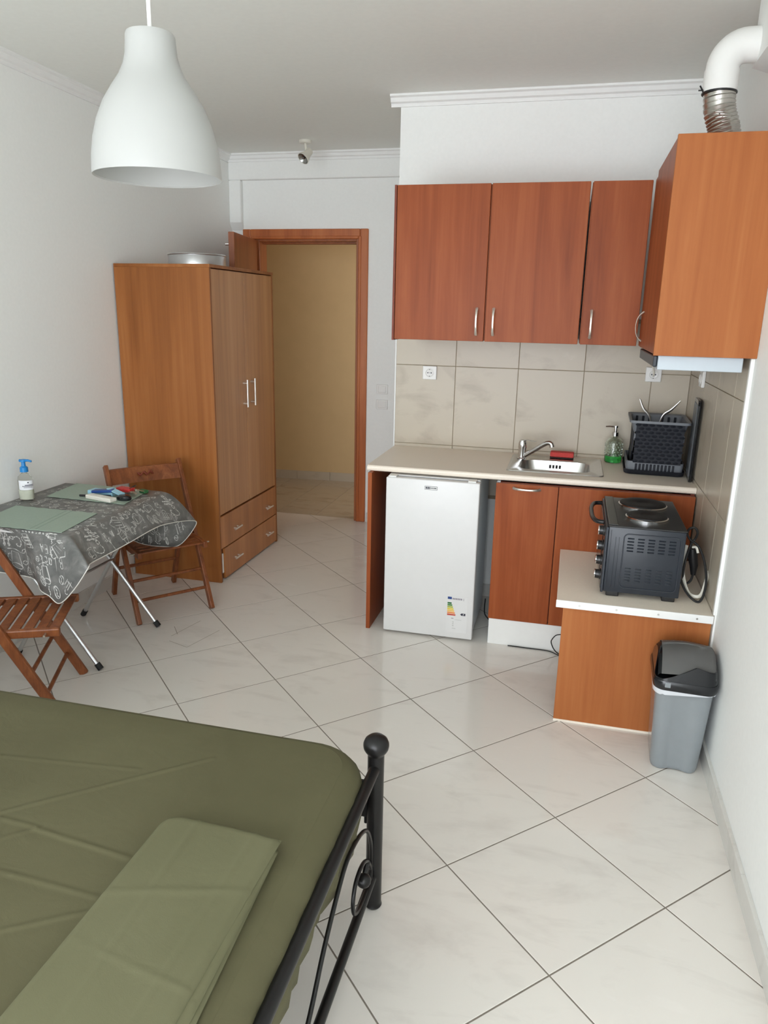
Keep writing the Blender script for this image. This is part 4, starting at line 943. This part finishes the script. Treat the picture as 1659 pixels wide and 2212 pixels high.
# small motifs filling the free ground between them
rt = random.Random(3)
def scatter(fn, u0, u1, v0, v1, n, sizes, wdt):
    for k in range(n*6):
        u, v, sz = rt.uniform(u0, u1), rt.uniform(v0, v1), rt.uniform(*sizes)
        if fn is top and ((-2.52 < u < -2.02 and 2.50 < v < 2.835) or (-2.50 < u < -2.035 and 2.995 < v < 3.31)): continue
        if any(f is fn and math.hypot(u-a, v-b) < rr+sz*0.5 for f, a, b, rr in taken): continue
        put(rt.choice(['bean', 'bean', 'swirl', 'dash', 'leaf', 'cup', 'mug', 'pot']), fn, u, v, sz, rt.choice([0, 90, 180, 270])+rt.uniform(-20, 20), wdt)
scatter(right, 2.55, 3.26, 0.012, 0.14, 40, (.020, .040), .0034)
scatter(near, -2.55, -2.005, 0.012, 0.245, 40, (.020, .045), .0034)
scatter(cone, -0.15, 0.26, 0.012, 0.2, 30, (.016, .032), .0036)
scatter(top, -2.55, -1.99, 2.53, 3.28, 110, (.022, .055), .0042)
obj('chalk_print', pr, M_chalk, cl, kind='stuff')
# placemats
def placemat(label, pts, wave_edge):
    t = thing('placemat', label, 'placemat', (pts[0][0], pts[0][1], ZT), 0, 'sage green placemats')
    P = [Vector((x, y, 0)) for x, y in pts]; bm = BM(); loop = []
    for e in range(4):
        a, b = P[e], P[(e+1) % 4]; n = 26; d = (b-a); nr = Vector((d.y, -d.x, 0)).normalized()
        for k in range(n):
            q = a.lerp(b, k/n)
            if e in wave_edge: q = q+nr*0.0035*math.sin(k*math.pi)
            if e in wave_edge: q = q+nr*0.003*math.sin(k*1.6)
            loop.append((q.x, q.y))
    prism(bm, loop, 'z', ZT+0.0024, ZT+0.0046); m = obj('mat_sheet', bm, M_mat, t)
    bm = BM(); u, v = P[1]-P[0], P[3]-P[0]
    for f in (0.30, 0.36):
        for k in range(30):
            q = P[0]+u*(0.03+k*0.0325)+v*f; r = q+u*0.018; ribbon(bm, [(q.x, q.y, ZT+0.0049), (r.x, r.y, ZT+0.0049)], 0.006, (0, 0, 1))
    obj('perforation', bm, M_matd, t)
placemat('sage green placemat lying empty at the near end of the table', [(-2.004, 2.520), (-2.045, 2.822), (-2.480, 2.822), (-2.44, 2.515)], (1, 3))
placemat('sage green placemat under the keys at the far end of the table', [(-2.022, 3.000), (-2.062, 3.287), (-2.500, 3.300), (-2.465, 3.018)], (3,))
ZM = ZT+0.0048
# hand gel bottle
t = thing('gel_bottle', 'clear hand gel pump bottle with blue pump against the left wall', 'bottle', (-2.520, 2.945, ZT))
c = (-2.518, 2.945, ZT+0.0024)
bm = BM(); lathe(bm, [(0, 0), (0.034, 0), (0.037, 0.005), (0.037, 0.095), (0.033, 0.112), (0.020, 0.126), (0.014, 0.130), (0.014, 0.136), (0, 0.136)], c, 32, sy=0.8); obj('bottle_body', bm, M_clear, t, True)
bm = BM(); lathe(bm, [(0, 0.004), (0.033, 0.004), (0.0345, 0.008), (0.0345, 0.050), (0, 0.050)], c, 28, sy=0.8); obj('gel', bm, plain('gel_liquid', S(214, 217, 200), 0.3), t, True)
bm = BM()
for k in range(14):
    a0, a1 = math.radians(-112+k*10), math.radians(-102+k*10)
    q = [(c[0]+0.0378*math.cos(a), c[1]+0.0306*math.sin(a), c[2]+z) for a, z in ((a0, .052), (a1, .052), (a1, .098), (a0, .098))]
    bm.faces.new([bm.verts.new(p) for p in q])
lb = obj('paper_label', bm, M_label, t, True)
bm = BM()
for z, h, k0, k1 in ((.086, .006, 7, 8), (.069, .003, 3, 12), (.0745, .0035, 5, 12), (.063, .002, 4, 11)):
    for k in range(k0, k1):
        a0, a1 = math.radians(-112+k*10), math.radians(-102.4+k*10)
        q = [(c[0]+0.0382*math.cos(a), c[1]+0.0310*math.sin(a), c[2]+zz) for a, zz in ((a0, z), (a1, z), (a1, z+h), (a0, z+h))]
        bm.faces.new([bm.verts.new(p) for p in q])
obj('label_print', bm, M_ink, lb)
bm = BM(); lathe(bm, [(0, 0.1365), (0.019, 0.1365), (0.0185, 0.158), (0.010, 0.165), (0.009, 0.184), (0.015, 0.186), (0.015, 0.196), (0, 0.198)], c, 24); tube(bm, [(c[0]-0.016, c[1]-0.006, c[2]+0.191), (c[0]+0.024, c[1]+0.004, c[2]+0.1925), (c[0]+0.040, c[1]+0.008, c[2]+0.188)], [0.007, 0.006, 0.005], 8); obj('pump', bm, M_blue, t, True)
# remote and keys
t = thing('remote_control', 'small white remote control lying at the front of the far placemat', 'remote', (-2.17, 3.045, ZM))
Mk = Matrix.Translation((-2.172, 3.036, 0)) @ Matrix.Rotation(math.radians(-14), 4, 'Z')
bm = BM(); box(bm, -0.085, 0.085, -0.022, 0.022, ZM, ZM+0.020, 0.005, M=Mk); obj('case', bm, M_off, t)
bm = BM(); box(bm, -0.06, -0.02, -0.010, 0.010, ZM+0.020, ZM+0.0215, 0.0005, M=Mk); box(bm, 0.0, 0.02, -0.008, 0.008, ZM+0.020, ZM+0.0215, 0.0005, M=Mk); obj('buttons', bm, M_hem, t)
t = thing('key_bunch', 'bunch of keys with blue, red and green tags on the far placemat', 'keys', (-2.15, 3.14, ZM))
def fob(name, mat, p, ang, hx, hy, z0, z1, tilt=0, bev=0.004, lab=None):
    M = Matrix.Translation((p[0], p[1], (z0+z1)/2)) @ Matrix.Rotation(math.radians(ang), 4, 'Z') @ Matrix.Rotation(math.radians(tilt), 4, 'Y')
    bm = BM(); box(bm, -hx, hx, -hy, hy, -(z1-z0)/2, (z1-z0)/2, bev, M=M); return obj(name, bm, mat, t, label=lab)
fob('pale_tag', M_cyan, (-2.225, 3.135), -5, 0.075, 0.030, ZM, ZM+0.022, 0, .005, 'pale blue tag')
fob('blue_tag', M_navy, (-2.205, 3.105), 4, 0.055, 0.020, ZM+0.020, ZM+0.034, -5, .004, 'dark blue tag')
fob('card_tag', M_cyan, (-2.135, 3.105), -22, 0.050, 0.018, ZM+0.028, ZM+0.033, 8, .001, 'pale blue card')
fob('red_tag', M_redp, (-2.135, 3.19), -10, 0.045, 0.022, ZM+0.010, ZM+0.030, 0, .005, 'red tag')
fob('green_tag', M_green, (-2.055, 3.225), -20, 0.022, 0.014, ZM, ZM+0.018, 0, .005, 'green tag')
bm = BM(); lathe(bm, [(0, 0), (0.034, 0), (0.038, 0.006), (0.036, 0.018), (0.026, 0.024), (0, 0.025)], (-2.068, 3.072, ZM), 28, sy=0.75); obj('black_fob', bm, M_blacks, t, True, label='round black fob')
bm = BM(); box(bm, -0.08, 0.08, -0.004, 0.004, 0, 0.010, 0.002, M=Matrix.Translation((-2.235, 3.083, ZM)) @ Matrix.Rotation(math.radians(14), 4, 'Z')); obj('strap', bm, M_black, t)
for k, (p, a) in enumerate((((-2.085, 3.165), -28), ((-2.065, 3.145), -36), ((-2.055, 3.175), -20))):
    M = Matrix.Translation((p[0], p[1], ZM+0.016+0.005*k)) @ Matrix.Rotation(math.radians(a), 4, 'Z')
    bm = BM(); box(bm, -0.005, 0.042, -0.004, 0.004, -0.001, 0.001, M=M)
    for q in range(4): box(bm, 0.010+q*0.008, 0.015+q*0.008, 0.003, 0.006, -0.001, 0.001, M=M)
    lathe(bm, [(0.005, -0.001), (0.012, -0.001), (0.012, 0.001), (0.005, 0.001), (0.005, -0.001)], (-0.014, 0, 0), 18, M=M); obj('key', bm, M_brass, t)
bm = BM(); tube(bm, [(-2.098+0.017*math.cos(a), 3.195+0.017*math.sin(a), ZM+0.034+0.010*math.cos(a)) for a in [2*math.pi*q/24 for q in range(24)]], 0.0018, 6, closed=True); obj('key_ring', bm, M_black, t, True)

# ------------------------------------------------------------------ bed
t = thing('bed_frame', 'black iron bed frame with scrolled footboard and round post finials', 'bed', (-1.4, 0.9, 0))
BX, BY0, BY1 = -0.423, 0.10, 1.680
for y in (BY0, BY1):
    bm = BM(); lathe(bm, [(0, 0), (0.021, 0), (0.0245, 0.006), (0.0225, 0.014), (0.0225, 0.018), (0.0225, 0.493), (0, 0.493)], (BX, y, 0.0), 24); po = obj('post', bm, M_iron, t, True)
    bm = BM(); lathe(bm, [(0.0225, 0.490), (0.0235, 0.494), (0.0290, 0.500), (0.0335, 0.508), (0.0350, 0.516), (0.0345, 0.524), (0.0300, 0.535), (0.0210, 0.543), (0.0100, 0.5475), (0, 0.5485)], (BX, y, 0.0), 28); obj('finial', bm, M_iron, po, True)
    sg = 1 if y == BY0 else -1
    bm = BM(); box(bm, BX-0.055, BX-0.012, y-0.006-sg*0.004, y+0.006-sg*0.004, 0.288, 0.40, 0.002); br = obj('rail_bracket', bm, M_iron, t)
    bm = BM(); tube(bm, [(BX-0.026, y-sg*0.004, 0.290), (BX-0.026, y-sg*0.004, 0.268)], 0.006, 8); obj('bolt', bm, M_iron, br, True)
    bm = BM(); box(bm, -2.42, BX-0.045, y-0.010+sg*0.012, y+0.010+sg*0.012, 0.300, 0.345, 0.002); obj('side_rail', bm, M_iron, t)
bm = BM(); tube(bm, [(BX, BY0, 0.452), (BX, BY1, 0.452)], 0.0150, 16); obj('top_rail', bm, M_iron, t, True)
bm = BM(); tube(bm, [(BX, BY0, 0.108), (BX, BY1, 0.108)], 0.0125, 16); obj('bottom_rail', bm, M_iron, t, True)
YC = (BY0+BY1)/2
for sg in (1, -1):
    mir = lambda L: [(BX, YC+sg*(y-YC), z) for y, z in L]
    bm = BM(); tube(bm, spline(mir([(0.93, 0.118), (1.02, 0.135), (1.138, 0.189), (1.244, 0.278), (1.34, 0.338), (1.413, 0.367), (1.497, 0.360), (1.570, 0.332), (1.615, 0.29), (1.643, 0.23), (1.648, 0.17), (1.642, 0.118)]), 8), 0.0055, 10); obj('scroll', bm, M_iron, t, True)
    bm = BM(); tube(bm, spline(mir([(1.648, 0.150), (1.615, 0.200), (1.575, 0.232), (1.53, 0.243), (1.490, 0.232), (1.471, 0.195), (1.478, 0.158), (1.505, 0.134), (1.545, 0.122), (1.60, 0.117)]), 8), 0.0055, 10); obj('scroll', bm, M_iron, t, True)
    bm = BM(); bmesh.ops.create_uvsphere(bm, u_segments=16, v_segments=10, radius=0.020, matrix=Matrix.Translation((BX, YC+sg*(1.572-YC), 0.176)))
    tube(bm, spline(mir([(1.610, 0.205), (1.590, 0.195), (1.572, 0.176), (1.585, 0.150), (1.62, 0.135)]), 5), 0.008, 8); obj('rosette', bm, M_iron, t, True)
for x in (-2.44,):
    for y in (BY0, BY1):
        bm = BM(); tube(bm, [(x, y, 0), (x, y, 0.9)], 0.02, 14); obj('head_post', bm, M_iron, t, True)
# mattress with sheet: rounded box displaced by creases and pulls
MX0, MX1, MY0, MY1, MZ0, MZ1 = -2.42, -0.428, 0.13, 1.712, 0.262, 0.500
def sheet_mesh():
    bm = BM()
    NX, NY = 400, 310
    cr = [((-1.186, 1.189), (-0.819, 1.518), .0035), ((-1.349, 1.377), (-0.975, 1.422), .002), ((-1.069, 1.165), (-0.82, 1.139), .004), ((-1.02, 1.035), (-0.82, 1.027), .003), ((-0.95, 0.905), (-0.80, 1.00), .003), ((-1.25, 1.0), (-1.07, 1.165), .002), ((-0.505, 1.17), (-0.462, 0.92), .0045), ((-0.492, 1.02), (-0.470, 0.80), .004), ((-0.53, 0.97), (-0.468, 0.72), .0045), ((-0.50, 1.46), (-0.462, 1.28), .0035), ((-0.515, 1.36), (-0.475, 1.10), .003), ((-1.9, 1.42), (-1.35, 1.377), .0025), ((-1.9, 1.02), (-1.02, 1.035), .003), ((-1.9, 1.2), (-1.07, 1.17), .003)]
    def bulge(x, y):
        h = 0.0
        for a, b, am in cr:
            ax, ay = a; bx, by = b; L2 = (bx-ax)**2+(by-ay)**2
            tt = max(0, min(1, ((x-ax)*(bx-ax)+(y-ay)*(by-ay))/L2)); d = math.hypot(x-ax-tt*(bx-ax), y-ay-tt*(by-ay))
            h += am*0.75*math.exp(-(d/0.0058)**2)-am*0.25*math.exp(-(d/0.02)**2)
        h += 0.003*math.sin(3.1*x+1.3)*math.sin(4.3*y+.4)
        return h
    # cross-section rings: superellipse plan, rounded top edge
    cx, cy, hx, hy = (MX0+MX1)/2, (MY0+MY1)/2, (MX1-MX0)/2, (MY1-MY0)/2
    def plan(inset, n=220, r=0.13):
        L = []
        R = max(0.02, r-inset)
        pts = rrect(cx, cy, hx-inset, hy-inset, R, 16)
        # resample uniformly along the outline
        seg = []; tot = 0
        for i in range(len(pts)):
            a, b = pts[i], pts[(i+1) % len(pts)]; d = math.hypot(b[0]-a[0], b[1]-a[1]); seg.append((tot, d, a, b)); tot += d
        j = 0
        for k in range(n):
            s = tot*k/n
            while s > seg[j][0]+seg[j][1]+1e-9: j += 1
            f = (s-seg[j][0])/max(seg[j][1], 1e-9); a, b = seg[j][2], seg[j][3]; L.append((a[0]+(b[0]-a[0])*f, a[1]+(b[1]-a[1])*f))
        return L
    rings = []
    N = 260
    for z, ins in ((0.300, 0.062), (0.270, 0.048), (0.285, 0.03), (0.32, 0.012), (0.37, 0.003), (0.42, 0.0), (0.45, 0.003), (0.472, 0.010), (0.488, 0.021), (0.499, 0.037), (0.5055, 0.056)):
        L = plan(ins, N, 0.16); ring = []
        for k, (x, y) in enumerate(L):
            nx, ny = x-cx, y-cy; q = math.hypot(nx, ny)
            ft = max(0, min(1, (x-(MX1-0.22))/0.12)); hf = max(0, min(1, (0.503-z)/0.14))
            sd = y*62; fold = hf*(0.3+0.7*ft)*(0.006*math.sin(sd)*math.sin(sd*0.31+1)+0.004*math.sin(sd*1.9+2)+0.003*math.sin(k*0.5))
            ring.append((x+fold*(ft+0.2*nx/q), y+fold*0.35*ny/q, z+0.014*max(0, min(1, (0.36-z)/0.06))*math.sin(k*0.21)))
        rings.append(ring)
    loft(bm, rings)
    # top grid
    VS = [[None]*(NY+1) for _ in range(NX+1)]
    RC = 0.16; LIM = RC-0.055
    for i in range(NX+1):
        for j in range(NY+1):
            x = MX0+0.055+(MX1-MX0-0.11)*i/NX; y = MY0+0.055+(MY1-MY0-0.11)*j/NY
            dx = max(0, abs(x-cx)-(hx-RC)); dy = max(0, abs(y-cy)-(hy-RC)); rr = math.hypot(dx, dy)
            if rr > LIM:   # keep inside the rounded outline
                k = LIM/rr
                if dx > 0: x = cx+math.copysign(hx-RC+dx*k, x-cx)
                if dy > 0: y = cy+math.copysign(hy-RC+dy*k, y-cy)
                rr = LIM
            e = max(0, rr-0.02)/(LIM-0.02)
            VS[i][j] = bm.verts.new((x, y, 0.5108-0.0052*e*e+bulge(x, y)*(1-e*e)))
    for i in range(NX):
        for j in range(NY):
            q = (VS[i][j], VS[i+1][j], VS[i+1][j+1], VS[i][j+1])
            a = (q[2].co-q[0].co).cross(q[3].co-q[1].co).length
            if a > 1e-9: bm.faces.new(q)
    return bm
t2 = obj('mattress', sheet_mesh(), M_sheet, smooth=True, angle=80)
tag(t2, 'mattress in a tight olive green fitted sheet on the black iron bed', 'mattress')
# folded pillowcase: three stacked layers
t = thing('pillowcase', 'folded lighter olive green pillowcase lying on the bed near the footboard', 'pillowcase', (-0.66, 0.9, 0.505))
def layer(name, outline, z, th, wob, mats, seed):
    P = [Vector((x, y, 0)) for x, y in outline]
    nu, nv = 40, 110; bm = BM(); rr = random.Random(seed); ph = rr.uniform(0, 6)
    def bil(u, v): return (P[0]*(1-u)+P[1]*u)*(1-v)+(P[3]*(1-u)+P[2]*u)*v
    T_, B_ = [], []
    for i in range(nu+1):
        rt_, rb_ = [], []
        for j in range(nv+1):
            u, v = i/nu, j/nv
            # round the far-left fold corner
            a_, b_ = u*0.275, v*0.76; R_ = 0.045
            if a_ < R_ and b_ < R_:
                d0, d1 = R_-a_, R_-b_; m_ = max(d0, d1)/max(1e-9, math.hypot(d0, d1)); q = bil((R_-d0*m_)/0.275, (R_-d1*m_)/0.76)
            else: q = bil(u, v)
            edge = min(u, 1-u, v*2.4)*nu
            prof = min(1, edge/1.6)**0.5 if edge < 1.6 else 1
            wv = wob*(math.sin(7*u+5*v+ph)*0.5+math.sin(16*v+3*u+ph)*0.25)+0.0016*math.exp(-((u-0.30-0.12*v)/0.022)**2)+0.0016*math.exp(-((v-0.33+0.12*u)/0.008)**2)+0.0015*math.exp(-((v-0.47-0.05*u)/0.007)**2)*(1 if u > .3 else .3)+0.0018*math.exp(-((u-0.80+0.05*v)/0.02)**2)
            rt_.append(bm.verts.new((q.x, q.y, z+th*prof+wv))); rb_.append(bm.verts.new((q.x, q.y, z)))
        T_.append(rt_); B_.append(rb_)
    for i in range(nu):
        for j in range(nv):
            bm.faces.new((T_[i][j], T_[i+1][j], T_[i+1][j+1], T_[i][j+1])); bm.faces.new((B_[i][j], B_[i][j+1], B_[i+1][j+1], B_[i+1][j]))
    for i in range(nu):
        bm.faces.new((T_[i][0], B_[i][0], B_[i+1][0], T_[i+1][0])); bm.faces.new((T_[i][nv], T_[i+1][nv], B_[i+1][nv], B_[i][nv]))
    for j in range(nv):
        bm.faces.new((T_[0][j], T_[0][j+1], B_[0][j+1], B_[0][j])); bm.faces.new((T_[nu][j], B_[nu][j], B_[nu][j+1], T_[nu][j+1]))
    obj(name, bm, mats, t, True, angle=60)
layer('fold_layer', [(-0.795, 1.255), (-0.522, 1.215), (-0.485, 0.50), (-0.80, 0.50)], 0.5160, 0.010, 0.0015, M_case, 1)
layer('fold_layer', [(-0.797, 1.258), (-0.518, 1.225), (-0.500, 0.50), (-0.80, 0.50)], 0.5265, 0.009, 0.002, M_case, 2)
layer('fold_layer', [(-0.798, 1.262), (-0.520, 1.248), (-0.528, 0.50), (-0.80, 0.50)], 0.5360, 0.011, 0.003, M_case, 5)

# ------------------------------------------------------------------ pedal-free swing bin
t = thing('waste_bin', 'silver grey plastic bin with black and grey swing lid by the right wall', 'bin', (0.50, 2.70, 0))
Mbin = Matrix.Translation((0.4965, 2.695, 0)) @ Matrix.Rotation(math.radians(-2.5), 4, 'Z')
def Tn(L, z, fz=None): return [tuple(Mbin @ Vector((p[0], p[1], z+(fz(p) if fz else 0)))) for p in L]
notch = lambda p: 0.008*math.exp(-(p[0]/0.03)**2)*(1 if p[1] < 0 else 0)
rr_ = lambda a, b, r: rrect(0, 0, a, b, r, 8)
def rsm(L, n=128, groove=0.0):
    tot = [0]
    for k in range(len(L)): a, b = L[k], L[(k+1) % len(L)]; tot.append(tot[-1]+math.hypot(b[0]-a[0], b[1]-a[1]))
    out = []; j = 0
    for k in range(n):
        q = tot[-1]*k/n
        while q > tot[j+1]: j += 1
        a, b = L[j], L[(j+1) % len(L)]; f = (q-tot[j])/max(1e-9, tot[j+1]-tot[j]); x, y = a[0]+(b[0]-a[0])*f, a[1]+(b[1]-a[1])*f
        if groove and y < 0: y += groove/(1+math.exp((abs(x)-0.034)/0.004))
        out.append((x, y))
    return out
bm = BM()
loft(bm, [Tn(rsm(rr_(.072, .090, .03)), .0035), Tn(rsm(rr_(.080, .098, .034), groove=.004), .001, notch), Tn(rsm(rr_(.083, .101, .035), groove=.005), .010, notch), Tn(rsm(rr_(.0845, .1025, .035), groove=.006), .022), Tn(rsm(rr_(.0915, .1095, .0355), groove=.005), .17), Tn(rsm(rr_(.098, .116, .036), groove=.002), .30), Tn(rsm(rr_(.100, .118, .036)), .325), Tn(rsm(rr_(.104, .123, .038)), .332), Tn(rsm(rr_(.104, .123, .038)), .340), Tn(rsm(rr_(.098, .116, .036)), .340)], cap0=True, cap1=True); obj('bin_body', bm, M_bin, t, True)
bm = BM(); ring = []
rng = random.Random(4)
A = rr_(.1062, .1262, .039); B = rr_(.1085, .128, .04)
dr_ = [rng.uniform(0, 1) for _ in A]
loft(bm, [Tn(A, .3455), Tn(B, .340), [tuple(Mbin @ Vector((p[0]*0.985, p[1]*0.985, .336-.005*dr_[k]-(.014 if p[0] < -0.055 and p[1] < -0.05 else 0)))) for k, p in enumerate(B)]]); obj('bin_liner', bm, M_liner, t, True, label='white bin liner edge')
# lid: dome with black cheeks and grey flap
def lid_z(x, y):
    u, v = x/.110, y/.130
    arch = max(0.0, 1-abs(v)**2.3)
    return 0.372+0.098*arch*(1-0.16*u*u)
bm = BM(); loft(bm, [Tn(rr_(.108, .128, .040), .338), Tn(rr_(.1115, .132, .042), .350), Tn(rr_(.1115, .132, .042), .366), Tn(rr_(.108, .129, .040), .374), Tn(rr_(.09, .11, .03), .374)], cap0=True, cap1=True)
obj('lid_rim', bm, M_blacks, t, True)
def lid_patch(y0f, y1, name, mat, lift, x0=-0.1065, x1=0.1065, n=28):
    bm = BM(); g = []
    for i in range(n+1):
        row = []; x = x0+(x1-x0)*i/n
        ya = y0f(x); 
        for j in range(n+1):
            y = ya+(y1-ya)*j/n
            xe = max(0, abs(x)-0.085)/0.0215
            row.append(bm.verts.new(Mbin @ Vector((x, y, lid_z(x, y)+lift-0.03*xe**2.5))))
        g.append(row)
    for i in range(n):
        for j in range(n): bm.faces.new((g[i][j], g[i+1][j], g[i+1][j+1], g[i][j+1]))
    ex = bmesh.ops.solidify(bm, geom=bm.faces[:], thickness=0.004)
    return obj(name, bm, mat, t, True)
lid_patch(lambda x: -0.112, 0.112, 'lid_dome', M_blacks, -0.002, -0.098, 0.098)
def flap_edge(x):
    u = (x+0.09)/0.195; u = max(0, min(1, u)); s = u*u*(3-2*u)
    return -0.116+0.006*s
lid_patch(flap_edge, 0.114, 'swing_flap', M_flap, 0.004, -0.086, 0.098)
def cheek_h(x, y):
    f = 0.380+0.056*max(0, min(1, (x+0.085)/0.115))**1.2-0.016*max(0, (x-0.035)/0.07)
    sdz = lid_z(max(-.1, min(.1, x)), max(-.125, min(.125, y)))-0.012
    if y < -0.085: return f
    if y < -0.03: q = (y+0.085)/0.055; q = q*q*(3-2*q); return f*(1-q)+sdz*q
    return max(0.376, sdz)
bm = BM(); L0, L1 = rsm(rr_(.1085, .1295, .040), 160), rsm(rr_(.1085, .1295, .040), 160)
rings = [[], [], [], []]
for p in L0:
    h = cheek_h(*p); k = (h-0.36)/0.09
    for q, (sc, z) in enumerate(((1.0, 0.358), (1.0-0.10*k, h), (0.965-0.10*k, h), (0.93, 0.358))): rings[q].append(tuple(Mbin @ Vector((p[0]*sc, p[1]*sc, z))))
loft(bm, rings); obj('lid_frame', bm, M_blacks, t, True)
bm = BM(); box(bm, -0.072, -0.052, -0.1345, -0.128, 0.352, 0.372, 0.002, M=Mbin); obj('lid_clip', bm, M_bin, t)
